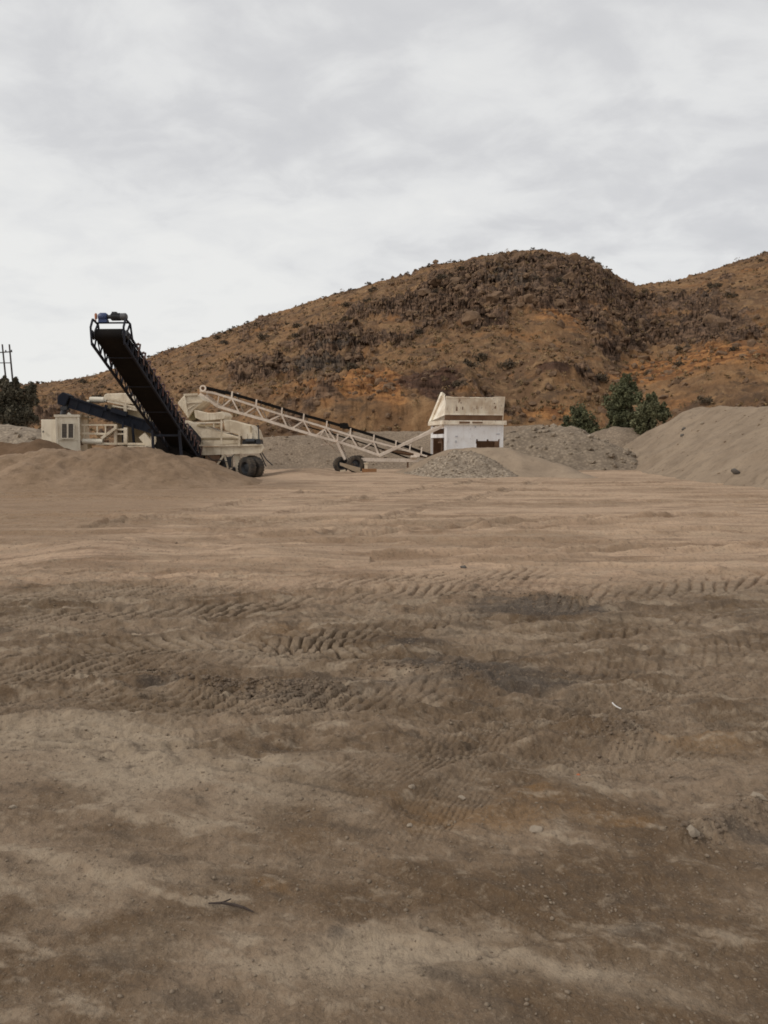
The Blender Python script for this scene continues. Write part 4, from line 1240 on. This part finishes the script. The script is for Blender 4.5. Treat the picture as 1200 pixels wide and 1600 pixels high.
def wheel(c, r_, wd, parent, axis, rim=None, tyre_mat=None):
    ty = MB()
    ty.lathe(c, axis, [(r_ * .56, -wd * .42), (r_ * .8, -wd * .5), (r_ * .95, -wd * .46), (r_, -wd * .34), (r_, wd * .34), (r_ * .95, wd * .46), (r_ * .8, wd * .5), (r_ * .56, wd * .42)], 32)
    a = Vector(axis).normalized(); x = a.orthogonal().normalized(); y = a.cross(x)
    for k in range(22):
        an = 2 * math.pi * k / 22
        d = x * math.cos(an) + y * math.sin(an); t = -x * math.sin(an) + y * math.cos(an)
        ty.bar(Vector(c) + d * (r_ * 1.0) - a * wd * .42 - t * .03, Vector(c) + d * (r_ * 1.0) + a * wd * .42 + t * .03, .07 * r_ / .5, .035, d)
    w = ty.build('tyre', M['rubber'], parent, True)
    rm = MB()
    rm.lathe(c, axis, [(.001, -wd * .15), (r_ * .2, -wd * .18), (r_ * .42, -wd * .05), (r_ * .58, -wd * .44), (r_ * .6, -wd * .4), (r_ * .6, wd * .4), (r_ * .58, wd * .44), (r_ * .42, wd * .05), (r_ * .2, wd * .18), (.001, wd * .15)], 24, False)
    rm.build('rim', rim or M['motor'], w, True)
    return w
wc = at(386, 729.5, 36.2)
wc.z = .48 + G(wc.x, wc.y)
wheel(wc, .49, .32, CR, wax)
wheel(wc - wax * .40 + Vector((.08, 0, 0)), .49, .32, CR, wax)
wheel(wc + Vector((-.15, 2.2, 0)), .53, .34, CR, wax)
mb = MB(); mb.tube(wc - wax * .2, wc + Vector((-.15, 2.2, 0)), .09, 10); mb.build('axle', M['cream_dark'], CR, True)
for q in (((404, 703), (410, 716), (416, 729)), ((407, 704), (416, 718), (426, 727)), ((405, 690), (404, 674), (403, 664))):
    mb = MB(); mb.path([at(x, y, 37.2) for x, y in q], .03, 6); mb.build('hose', M['motor'], CR, True)
# upper works left of the stacker
mb = MB()
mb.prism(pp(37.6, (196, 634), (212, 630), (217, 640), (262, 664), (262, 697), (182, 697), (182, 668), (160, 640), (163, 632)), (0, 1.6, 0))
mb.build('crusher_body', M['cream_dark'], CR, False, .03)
mb = MB(); mb.prism(pp(37.3, (162, 618), (166, 615), (203, 614), (208, 621), (213, 630), (196, 633), (172, 627), (162, 624)), (0, 1.9, 0)); mb.build('top_hood', M['cream'], CR, False, .03)
mb = MB()
mb.bar(at(196, 630, 37.2), at(196, 648, 37.2), .14); mb.bar(at(168, 627, 37.2), at(212, 636, 37.2), .08); mb.bar(at(176, 634, 37.2), at(214, 641, 37.2), .07); mb.bar(at(200, 637, 37.2), at(216, 638, 37.2), .05)
mb.bar(at(168, 622, 37.2), at(214, 632, 37.2), .05)
mb.build('frame_post', M['cream'], CR)
mb = MB(); mb.prism(pp(37.5, (180, 636), (194, 637), (194, 643), (180, 642)), (0, .12, 0)); mb.build('opening_shade_plate', M['rust'], CR)  # dark plate stands in for the shade inside the opening
mb = MB(); mb.tube(at(141, 624.5, 37.4), at(163, 625, 37.4), .14, 16); mb.tube(at(136, 627, 37.4), at(142, 627, 37.4), .05, 8); mb.tube(at(162, 625, 37.4), at(167, 625.5, 37.4), .10, 12); mb.build('air_cylinder', M['tank'], CR, True)
# service walkway with stairs
mb = MB()
mb.bar(at(122, 664, 36.9), at(183, 664, 36.9), .07); mb.bar(at(122, 677, 36.9), at(168, 678, 36.9), .09)
for px in (132, 152, 165):
    mb.bar(at(px, 663, 36.9), at(px, 680 if px != 132 else 690, 36.9), .055)
mb.bar(at(122, 652, 37.6), at(150, 652, 37.6), .05)
for px in (127, 138):
    mb.bar(at(px, 646, 37.6), at(px, 668, 37.6), .05)
mb.build('handrail', M['cream'], CR)
mb = MB(); mb.bar(at(159, 685, 36.8), at(182, 668, 36.8), .12, .12); mb.bar(at(162, 687, 37.4), at(185, 670, 37.4), .1, .12)
for k in range(5):
    t = (k + .5) / 5
    a, b = at(159 + 23 * t, 685 - 17 * t, 36.86), at(162 + 23 * t, 687 - 17 * t, 37.34)
    mb.bar(a, b, .2, .03)
mb.build('stairs', M['cream'], CR)
mb = MB(); mb.bar(at(181, 663, 36.9), at(181, 694, 36.9), .13); mb.bar(at(196.5, 668, 36.9), at(196.5, 694, 36.9), .16); mb.bar(at(181, 671, 36.9), at(196, 671, 36.9), .08); mb.bar(at(181, 678, 36.9), at(196, 678, 36.9), .08); mb.bar(at(150, 693, 36.9), at(260, 694, 36.9), .12, .1)
mb.bar(at(222, 680, 36.8), at(236, 697, 36.8), .2, .35); mb.bar(at(240, 682, 36.8), at(240, 697, 36.8), .22)
mb.build('platform_post', M['cream'], CR)
mb = MB(); mb.tube(at(129, 689.5, 36.9), at(161, 690, 36.9), .13, 14); mb.build('fuel_tank', M['tank'], CR, True)
mb = MB(); mb.box(at(126, 692, 37.0), .18, .2, .2); mb.box(at(166, 692, 37), .18, .2, .25); mb.build('tank_bracket', M['rust'], CR)
mb = MB()
for px in (205, 262, 195, 140):
    mb.bar(at(px, 694, 37.4), Vector((at(px, 694, 37.4).x, 37.4, -.05)), .16)
mb.build('leg', M['cream_dark'], CR)

# ================================================================== GENERATOR CABIN
c0 = at(94, 700, 37)
CB = thing('generator_cabin', 'pale cream metal cabin with a dark louvred window above the dirt bank', 'cabin', (c0.x, c0.y, 0))
zb = .25
def dn(v):
    return Vector((v.x, v.y, zb))
fr = [at(88, 650.5, 36.3), at(122.5, 650.5, 36.6)]
dp = Vector((-.35, 2.2, 0))
mb = MB()
mb.prism([dn(fr[0]), dn(fr[1]), fr[1], fr[0]], dp)
body = mb.build('wall', M['cabin'], CB, False, .02)
mb = MB(); l0 = at(64, 655.5, 36.8); l1 = at(88, 655.5, 36.75)
mb.prism([dn(l0), dn(l1) - Vector((.01, 0, 0)), l1 - Vector((.01, 0, 0)), l0], Vector((-.3, 2.0, 0)))
mb.build('engine_housing', M['cabin'], CB, False, .02)
mb = MB(); fdir = (fr[1] - fr[0]).normalized()
q = [fr[0] - fdir * .08, fr[1] + fdir * .08]
mb.prism([q[0] + Vector((0, -.06, -.03)), q[1] + Vector((0, -.06, -.03)), q[1] + Vector((0, -.06, .08)), q[0] + Vector((0, -.06, .08))], dp + Vector((0, .12, 0)))
mb.build('roof', M['cabin'], CB)
wl = [at(96, 661.5, 36.3), at(115.5, 661.5, 36.5), at(115.5, 685, 36.5), at(96, 685, 36.3)]
fn = Vector((fdir.y, -fdir.x, 0))
mb = MB(); mb.prism([p + fn * .03 for p in wl], fn * -.05)
wo = mb.build('window', M['grille'], CB)
mb = MB()
for a, b in ((0, 1), (1, 2), (2, 3), (3, 0)):
    mb.bar(wl[a] + fn * .045, wl[b] + fn * .045, .05, .05, fn)
mb.bar((wl[0] + wl[1]) / 2 + fn * .045, (wl[2] + wl[3]) / 2 + fn * .045, .07, .05, fn)
mb.build('frame', M['cabin'], wo)
mb = MB()
for k in range(1, 10):
    t = k / 10
    mb.bar(wl[0].lerp(wl[3], t) + fn * .035, wl[1].lerp(wl[2], t) + fn * .035, .02, .035, fn)
mb.build('louvre', M['motor'], wo)
mb = MB()
for a in (fr[0], fr[1]):
    mb.bar(dn(a) + fn * .03, a + fn * .03 - Vector((0, 0, .05)), .09, .04, fn)
mb.bar(fr[0] + fn * .03 - Vector((0, 0, 1.1)), fr[1] + fn * .03 - Vector((0, 0, 1.1)), .06, .03, fn)
mb.build('trim', M['cabin'], CB)
mb = MB(); mb.bar(at(67.5, 673, 36.7), at(67.5, 676, 36.7), .04, .06); mb.build('handle', M['motor'], CB)

# ================================================================== WHITE TRUSS CONVEYOR
TH, TT = 38.6, 41.2
def ty(px):
    return TH + (TT - TH) * (px - 312) / 378.0
def tp(px, py, off=0.0):
    v = at(px, py, ty(px))
    return v + Vector((0.06, 1.0, 0)) * off
c0 = tp(545, 742)
TR = thing('truss_conveyor', 'long white lattice truss conveyor between the crusher and the hopper', 'conveyor', (c0.x, c0.y + .5, G(c0.x, c0.y)))
UP = [(330, 613), (362, 622.5), (400, 635), (440, 648), (474, 657.5), (510, 668.5), (547, 680), (583.5, 690), (618, 699), (667, 713)]
LO = [(312, 615), (340, 635), (375, 645.5), (413, 656), (450, 668), (487, 679), (526, 689.5), (560, 700), (592, 711)]
WID = 1.1
for off in (0.0, WID):
    mb = MB()
    for a, b in zip(UP[:-1], UP[1:]):
        mb.bar(tp(*a, off), tp(*b, off), .085, .10)
    for a, b in zip(LO[:-1], LO[1:]):
        mb.bar(tp(*a, off), tp(*b, off), .10, .13)
    mb.bar(tp(312, 611, off), tp(330, 613, off), .09, .10)
    mb.build('side_truss', M['truss'], TR)
    mb = MB()
    # lattice: long rise to an upper node, short fall to the next lower node
    up_n = UP[1:9]; lo_n = LO[1:9]
    for k in range(8):
        mb.bar(tp(lo_n[k][0] + 6, lo_n[k][1] + 1.5, off + .02), tp(*up_n[k], off + .02), .06, .07) if k < 7 else None
        if k < 7:
            mb.bar(tp(*up_n[k], off - .02), tp(lo_n[k + 1][0] - 1, lo_n[k + 1][1], off - .02), .06, .07)
    mb.bar(tp(342, 619, off), tp(339, 634, off), .16, .05)
    mb.bar(tp(*UP[8], off), tp(*LO[8], off), .06, .07); mb.bar(tp(*UP[7], off), tp(*LO[8], off), .06, .07)
    mb.build('lattice', M['truss'], TR)
mb = MB()
for a in UP[1:] + LO[1:]:
    mb.bar(tp(*a, 0.06), tp(*a, WID - .06), .06, .06)
mb.build('cross_member', M['truss'], TR)
for x, y in UP[1:9] + [(640, 705), (658, 710)]:
    for off in (0.0, WID):
        mb = MB(); mb.bar(tp(x, y - 1, off), tp(x + 1, y - 11, off), .07, .09)
        mb.build('idler_bracket', M['truss'], TR)
    mb = MB(); mb.tube(tp(x + 1, y - 8, .1), tp(x + 1, y - 8, WID - .1), .05, 8); mb.build('idler', M['rust'], TR, True)
BL = [(320, 604), (362, 614), (400, 625), (440, 637), (477, 648), (510, 657), (547, 668), (583, 679), (617, 690), (653, 703), (676, 711)]
mb = MB()
for a, b in zip(BL[:-1], BL[1:]):
    A0, B0 = tp(*a, .06), tp(*b, .06)
    A1, B1 = tp(*a, WID - .06), tp(*b, WID - .06)
    ca, cb = (A0 + A1) / 2 - Vector((0, 0, .08)), (B0 + B1) / 2 - Vector((0, 0, .08))
    for q in ((A0, B0, cb, ca), (ca, cb, B1, A1)):
        mb.prism(q, (0, 0, -.05))
    mb.bar(A0 + Vector((0, -.02, -.03)), B0 + Vector((0, -.02, -.03)), .05, .12)
mb.build('belt', M['belt'], TR)
mb = MB()
for a, b in zip(BL[4:-1], BL[5:]):
    mb.bar(tp(a[0] - 5, a[1] + 17, .5), tp(b[0] - 5, b[1] + 17, .5), .8, .03)
mb.build('return_belt', M['belt'], TR)
mb = MB(); mb.tube(tp(318, 607, -.06), tp(318, 607, WID + .06), .13, 20); mb.build('head_pulley', M['rust'], TR, True)
mb = MB(); mb.lathe(tp(318, 607, -.1), (0, 1, 0), [(.09, -.03), (.165, -.03), (.165, .03), (.09, .03)], 22); mb.build('pulley_rim', M['truss'], TR, True)
mb = MB(); mb.tube(tp(537, 665, .1), tp(537, 665, WID - .1), .16, 14); mb.box(tp(537, 665, .1), .4, .3, .26); mb.build('belt_scraper', M['belt'], TR, True)
mb = MB()
mb.bar(tp(500, 681), tp(507, 671), .06); mb.bar(tp(507, 671), tp(514, 684), .06); mb.bar(tp(527, 690, -.05), tp(528, 678, -.05), .08, .14)
mb.build('axle_bracket', M['truss'], TR)
for off in (-.02, WID + .02):
    mb = MB(); mb.bar(tp(527, 692, off), tp(539, 718, off), .12, .12); mb.build('leg', M['truss'], TR)
mb = MB(); mb.bar(tp(500, 695, .3), tp(524, 691.5, .3), .08, .07); mb.bar(tp(497, 684, WID), tp(538, 716, WID), .06, .06); mb.build('brace', M['truss'], TR)
mb = MB(); mb.bar(tp(560, 718, .05), tp(690, 720, .05), .16, .18); mb.bar(tp(575, 719, WID), tp(690, 720, WID), .14, .16); mb.build('drawbar', M['truss'], TR)
mb = MB()
for px in (637, 655):
    mb.bar(tp(px, 721, .1), tp(px, 736, .1), .09)
mb.build('stand', M['rust'], TR)
mb = MB(); mb.bar(tp(592, 712, -.08), at(699, 662.5, 41.4), .13, .15); mb.build('strut', M['truss'], TR)
mb = MB(); mb.bar(tp(622, 700, WID + .05), at(692, 662, 42.4), .11, .13); mb.build('strut', M['truss'], TR)
mb = MB(); mb.bar(tp(598, 703, .5), tp(690, 716, .5), .9, .08); mb.bar(tp(618, 706, .3), tp(668, 713, .3), .25, .2); mb.build('tail_tray', M['rust'], TR)
mb = MB(); mb.box(tp(651, 711, -.05), .32, .2, .18); mb.tube(tp(642, 714, -.1), tp(651, 714, -.1), .09, 12); mb.build('tail_drive', M['truss'], TR, True)
gz = G(tp(545, 740).x, 40)
wa = Vector((.35, -1, 0)).normalized()
wc1 = tp(555, 727, -.1); wc1.z = gz + .42
wc2 = tp(533, 729, -.1); wc2.z = gz + .39
wheel(wc1, .43, .3, TR, wa, M['motor'])
wheel(wc2 + Vector((0, .25, 0)), .40, .3, TR, wa, M['motor'])
wheel(wc1 + Vector((.1, 1.5, 0)), .43, .3, TR, wa, M['motor'])
mb = MB(); mb.tube(wc1, wc1 + Vector((.1, 1.5, 0)), .07, 10); mb.tube(wc1, wc2, .06, 8); mb.build('axle', M['rust'], TR, True)
# plank leaning on the wheels, plus timber under the drawbar
a, b = at(531, 722.5, 39.05), at(563, 731, 39.05)
mb = MB(); mb.prism([a, b, b + Vector((-.02, -.05, -.3)), a + Vector((0, -.05, -.14))], Vector((0, .05, 0)))
o = mb.build('leaning_board', M['wood'], None)
tag(o, 'pale board leaning against the wheels of the white truss conveyor', 'board')
zg = G(at(590, 742, 39.5).x, 39.5)
a = Vector((at(566, 742, 39.2).x, 39.2, zg + .11)); b = Vector((at(588, 742, 39.3).x, 39.3, zg + .11))
mb = MB(); mb.bar(a, b, .24, .18)
tag(mb.build('timber_block', paint('orange_timber', (.32, .16, .07), (.2, .12, .07), rough=.9), None), 'orange brown timber block on the ground beside the conveyor wheels', 'timber')
p = at(572, 737, 39.4)
mb = MB(); mb.bar(Vector((p.x, p.y, zg - .05)), Vector((p.x, p.y, zg + .46)), .16, .16); mb.box(Vector((p.x, p.y, zg + .48)), .24, .24, .05)
tag(mb.build('support_stand', M['cream'], None), 'short cream support stand under the white conveyor drawbar', 'stand')
p = at(536, 741, 39.0)
mb = MB(); mb.bar(Vector((p.x - .14, p.y, zg + .08)), Vector((p.x + .12, p.y + .05, zg + .12)), .12, .1)
tag(mb.build('wheel_chock', M['cream'], None), 'pale wheel chock at the foot of the conveyor tyre', 'chock')

# ================================================================== WHITE FEED HOPPER
hY = 41.2
h0 = at(697, 690, hY)
th_ = R(13)
hx = Vector((math.cos(th_), math.sin(th_), 0)); hy = Vector((-math.sin(th_), math.cos(th_), 0))
HP = thing('feed_hopper', 'white steel feed hopper with a cream flared bin on top of the ramp', 'hopper', (h0.x, h0.y, 0))
W = (at(786, 690, hY + .7).x - h0.x) / math.cos(th_)
DP = 2.7
def hp(u, v, z):
    """u along the front, v into the depth, z height"""
    b = Vector((h0.x, h0.y, 0)) + hx * u + hy * v
    b.z = z
    return b
def zf(py):
    return at(740, py, hY + .3).z
zt, zf_ = zf(663.5), zf(657)
def uf(px):
    return W * (px - 697) / 89.0
mb = MB()
zlow = zf(703) - .35
mb.prism([hp(0, 0, zlow), hp(uf(743), 0, zlow), hp(uf(743), 0, zf(692.5)), hp(uf(744), 0, zf(686)), hp(uf(746), 0, zf(686)), hp(uf(747), 0, zf(689)), hp(uf(760), 0, zf(689)), hp(uf(760.5), 0, zf(686.5)), hp(uf(763), 0, zf(686.5)), hp(uf(763.5), 0, zf(689)),
          hp(uf(778), 0, zf(689)), hp(uf(779), 0, zf(686)), hp(uf(781), 0, zf(686)), hp(uf(781), 0, zlow), hp(W, 0, zlow), hp(W, 0, zt), hp(0, 0, zt)], hy * .06)
fpn = mb.build('front_panel', M['white'], HP)
mb = MB()
for px in (697.6, 785.2):
    mb.bar(hp(uf(px), -.02, zlow), hp(uf(px), -.02, zt), .06, .05, hy)
mb.bar(hp(uf(743), -.02, zlow), hp(uf(743), -.02, zf(693)), .05, .05, hy)
mb.build('edge_trim', M['white'], fpn)
mb = MB(); mb.prism([hp(.1, 1.1, zlow), hp(W - .1, 1.1, zlow), hp(W - .1, 1.1, zf(681)), hp(.1, 1.1, zf(681))], hy * .06); mb.prism([hp(W - .07, .07, zlow), hp(W - .07, DP, zlow), hp(W - .07, DP, zt), hp(W - .07, .07, zt)], hx * .06)
mb.prism([hp(.1, DP, zlow), hp(W - .1, DP, zlow), hp(W - .1, DP, zt), hp(.1, DP, zt)], hy * .06)
mb.build('inner_wall', M['rust'], HP)
for (u, v) in ((-.02, .06), (-.02, DP - .1)):
    mb = MB(); mb.bar(hp(u, v, zlow - .2), hp(u, v, zt), .13); mb.build('leg', M['white'], HP)
mb = MB(); mb.bar(hp(-.02, .12, zf(681)), hp(-.02, DP - .12, zf(681)), .14, .2); mb.bar(hp(-.02, .12, zf(668)), hp(-.02, DP - .12, zf(668)), .1, .1); mb.build('side_beam', M['white'], HP)
mb = MB(); mb.prism([hp(.2, .5, zf(692)), hp(.5, .5, zf(676)), hp(.5, 2.2, zf(676)), hp(.2, 2.2, zf(692))], hx * 1.0); mb.build('feeder_pan', M['rust'], HP)
# flange beam round the top
mb = MB()
mb.bar(hp(-.22, -.06, (zt + zf_) / 2), hp(W + .14, -.06, (zt + zf_) / 2), .14, zf_ - zt)
mb.bar(hp(-.15, 0.02, (zt + zf_) / 2), hp(-.15, DP, (zt + zf_) / 2), .14, zf_ - zt)
mb.bar(hp(W + .08, 0.02, (zt + zf_) / 2), hp(W + .08, DP, (zt + zf_) / 2), .14, zf_ - zt)
mb.build('flange', M['bin'], HP)
mb = MB()
mb.bar(hp(uf(716), -.14, (zt + zf_) / 2), hp(uf(732), -.14, (zt + zf_) / 2), .03, .1); mb.bar(hp(uf(736), -.14, (zt + zf_) / 2), hp(uf(752), -.14, (zt + zf_) / 2), .03, .08)
mb.build('rust_patch', M['rust'], HP)
mb = MB()
for px, py, w, h in ((713, 639, .07, .22), (722, 638, .05, .16), (737, 637, .05, .12), (746, 637, .03, .1), (757, 636, .03, .1), (771, 630, .05, .05), (773, 636, .05, .14), (717, 645, .04, .08)):
    f = (zf(py) - zf(648)) / (zf(621) - zf(648))
    mb.box(hp(uf(px), .05 - .17 * f - .012, zf(py)), w, .02, h, (hx, hy, (0, 0, 1)))
mb.build('rust_stain', M['rust'], HP)
mb = MB()
for px, py, w, h in ((713, 682, .14, .07), (712, 690, .10, .12), (742, 667, .06, .1), (778, 678, .2, .05)):
    mb.box(hp(uf(px), -.012, zf(py)), w, .02, h, (hx, hy, (0, 0, 1)))
mb.build('scrape', paint('grey_scrape', (.42, .42, .45), (.6, .58, .56), amount=.5, rusty=.2), HP)
# bin: rusty skirt then cream wall leaning out
zs, ztop = zf(648), zf(621)
mb = MB()
mb.prism([hp(-.05, .1, zf_ + .002), hp(W, .1, zf_ + .002), hp(W, .06, zs), hp(-.05, .06, zs)], hy * .05)
mb.build('skirt', M['rust'], HP)
mb = MB()
npt = 15
r_ = np.random.default_rng(8)
topz = [ztop + (.03 * math.sin(k * 1.9) if 0 < k < npt - 3 else .06) for k in range(npt)]
for k in range(npt - 1):
    u0, u1 = -.06 + (W + .04) * k / (npt - 1), -.06 + (W + .04) * (k + 1) / (npt - 1)
    mb.prism([hp(u0, .05, zs), hp(u1, .05, zs), hp(u1, -.12, topz[k + 1]), hp(u0, -.12, topz[k])], hy * .04)
bf = mb.build('bin_front', M['bin'], HP)
mb = MB()
for k in range(1, 9):
    u = W * k / 9
    mb.bar(hp(u, .035, zs + .03), hp(u, -.11, ztop - .1), .05, .05, hy)
mb.bar(hp(-.05, -.13, ztop - .02), hp(W * .75, -.13, ztop - .02), .05, .05)
mb.bar(hp(-.05, .03, zs + .02), hp(W, .03, zs + .02), .06, .08)
mb.build('stiffener', M['bin'], bf)
mb = MB()
lz = zf(614)
# left wing: plate that leans in towards the back, with a thick outer rib
wb0, wb1 = hp(-.05, .04, zs - .02), hp(-.02, DP - .1, zf_ + .06)
wt1, wt0 = hp(.78, DP + .25, zf(611)), hp(.02, .3, zf(633))
mb.prism([wb0, wb1, wt1, wt0], hx * .05)
wg = mb.build('bin_wing', M['bin'], HP)
mb = MB(); mb.bar(wb1 + Vector((-.04, 0, -.1)), wt1 + Vector((-.04, 0, .06)), .16, .26)
mb.build('rim', M['bin'], wg)
mb = MB(); mb.prism([hp(W - .02, .1, zf_ + .01), hp(W - .02, DP, zf_ + .01), hp(W + .0, DP + .1, ztop + .1), hp(W + .0, -.1, ztop + .06)], hx * .05); mb.build('bin_wing', M['bin'], HP)
mb = MB(); mb.prism([hp(.1, DP, zf_ + .01), hp(W, DP, zf_ + .01), hp(W, DP + .3, ztop - .05), hp(.75, DP + .3, ztop - .05)], hy * .05); mb.build('bin_back', M['bin'], HP)

# ================================================================== POWER POLES
def pole_top(px, py, Y): return at(px, py, Y)
gY = 92
zg = 0
PO = thing('power_pole', 'twin wooden power pole with cross arms behind the dark tree', 'power pole', (at(14, 600, gY).x, gY, zg))
pts = (((3.5, 538), (14, 640)), ((14.5, 538), (24, 640)))
for (a, b) in pts:
    t = at(*a, gY); q = at(*b, gY)
    base = t + (q - t) * (t.z / (t.z - q.z))
    mb = MB(); mb.tube(base, t, .14, 10, .09); mb.build('pole', M['pole'], PO, True)
mb = MB(); mb.bar(at(-4, 551, gY - .15), at(19, 549.5, gY - .15), .09, .12); mb.build('cross_arm', M['pole'], PO)
mb = MB(); mb.bar(at(-4, 567, gY - .15), at(18, 567, gY - .15), .08, .1); mb.build('cross_arm', M['pole'], PO)
for px, py in ((-3, 549), (9, 548.5), (18, 548)):
    mb = MB(); mb.lathe(at(px, py, gY - .15), (0, 0, 1), [(.001, -.12), (.05, -.12), (.09, -.03), (.05, 0), (.09, .05), (.04, .12), (.001, .12)], 10, False); mb.build('insulator', M['motor'], PO, True)

# ================================================================== TREES AND BUSHES
def tree(name, label, cat, base, blobs, leaf, mat, seed, stems=3, per=260, group=None):
    """blobs: clumps of foliage (offset from the base, radius)."""
    o = thing(name, label, cat, base, group)
    r_ = np.random.default_rng(seed)
    b = np.array(base)
    sub = []; rads = []
    for (dx, dy, dz, rr) in blobs:
        n = max(10, int(30 * rr))
        d = r_.normal(size=(n, 3)); d /= np.linalg.norm(d, axis=1, keepdims=True)
        C = np.array([dx, dy, dz]) + d * rr * r_.uniform(.1, 1.08, (n, 1)) * np.array([1, 1, 1.15])
        C[:, 2] = np.maximum(C[:, 2], .2)
        sub.append(C); rads.append(rr * r_.uniform(.18, .5, n))
    C = np.concatenate(sub); rads = np.concatenate(rads)
    V, F, T = leaves_np(C, rads, int(per * .4), leaf * .85, seed + 1, 1.15, .6)
    link('crown', np_mesh('crown', V, F, mat, False, {'tone': T}), o)
    tk = MB()
    bv = Vector(base)
    for k in range(stems):
        dx, dy, dz, rr = blobs[int(r_.integers(len(blobs)))]
        p0 = bv + Vector((r_.normal(0, .12), r_.normal(0, .12), -.1))
        p2 = bv + Vector((dx, dy, dz))
        p1 = p0.lerp(p2, .45) + Vector((r_.normal(0, .15), r_.normal(0, .15), .2))
        tk.tube(p0, p1, .13, 8, .09); tk.tube(p1, p2, .09, 8, .04)
        for q in range(4):
            e = C[int(r_.integers(len(C)))]
            tk.tube(p1.lerp(p2, q / 4), bv + Vector(e), .04, 6, .015)
    tk.build('trunk', M['bark'], o, True)
    return o
def tb(Y, base_px, *bl):
    b = at(base_px[0], base_px[1], Y)
    out = []
    for px, py, r_px, dy in bl:
        p = at(px, py, Y)
        out.append((p.x - b.x, dy, p.z - b.z, 1.02 * r_px * Y / 1200.0))
    return (b.x, b.y, b.z), out
b, bl = tb(56, (20, 690), (5, 635, 20, 0), (30, 640, 22, .3), (15, 612, 17, 0), (40, 618, 15, .4), (-15, 640, 24, -.2), (45, 648, 13, -.3), (20, 655, 22, -.5), (26, 596, 6, 0), (-35, 630, 26, .5), (48, 606, 7, .2), (2, 596, 10, .2))
tree('dark_tree', 'dense dark tree beside the twin power pole', 'tree', b, bl, .12, M['leaf_dark'], 601, 5, 230)
b, bl = tb(60, (907, 690), (905, 655, 17, 0), (895, 662, 13, .3), (918, 664, 14, -.2), (908, 643, 10, .1), (925, 675, 11, .2), (900, 676, 13, 0))
tree('green_bush', 'lowest green bush rising behind the rubble pile with pale blocks', 'bush', b, bl, .12, M['leaf_green'], 611, 4, 200)
b, bl = tb(62, (972, 694), (975, 608, 17, 0), (965, 625, 18, .2), (984, 625, 15, -.2), (970, 648, 17, .2), (958, 652, 12, -.3), (985, 650, 13, .3), (978, 594, 9, 0), (990, 604, 8, .1), (966, 668, 16, 0), (950, 678, 14, .2), (985, 672, 12, 0))
tree('tall_green_tree', 'tallest green tree at the foot of the hill behind the sand pile', 'tree', b, bl, .13, M['leaf_green'], 621, 4, 230)
b, bl = tb(56, (1008, 700), (1015, 640, 17, 0), (1005, 655, 17, .3), (1028, 652, 15, -.2), (998, 668, 14, .1), (1016, 668, 16, 0), (1022, 626, 10, .2), (1014, 622, 8, 0), (1036, 640, 8, 0), (1003, 684, 12, 0))
tree('round_bush', 'round green bush directly behind the shoulder of the sand pile', 'bush', b, bl, .12, M['leaf_olive'], 631, 4, 230)
b, bl = tb(63, (815, 682), (812, 672, 7, 0), (822, 671, 8, .2), (832, 674, 6, 0))
tree('small_bush', 'small olive bush peeping over the gravel behind the hopper', 'bush', b, bl, .1, M['leaf_olive'], 641, 2, 160)
b, bl = tb(58, (935, 692), (928, 678, 9, 0), (940, 682, 9, .2), (948, 680, 8, 0))
tree('small_bush', 'low olive bush between the two green bushes above the far pile', 'bush', b, bl, .1, M['leaf_olive'], 651, 2, 160)
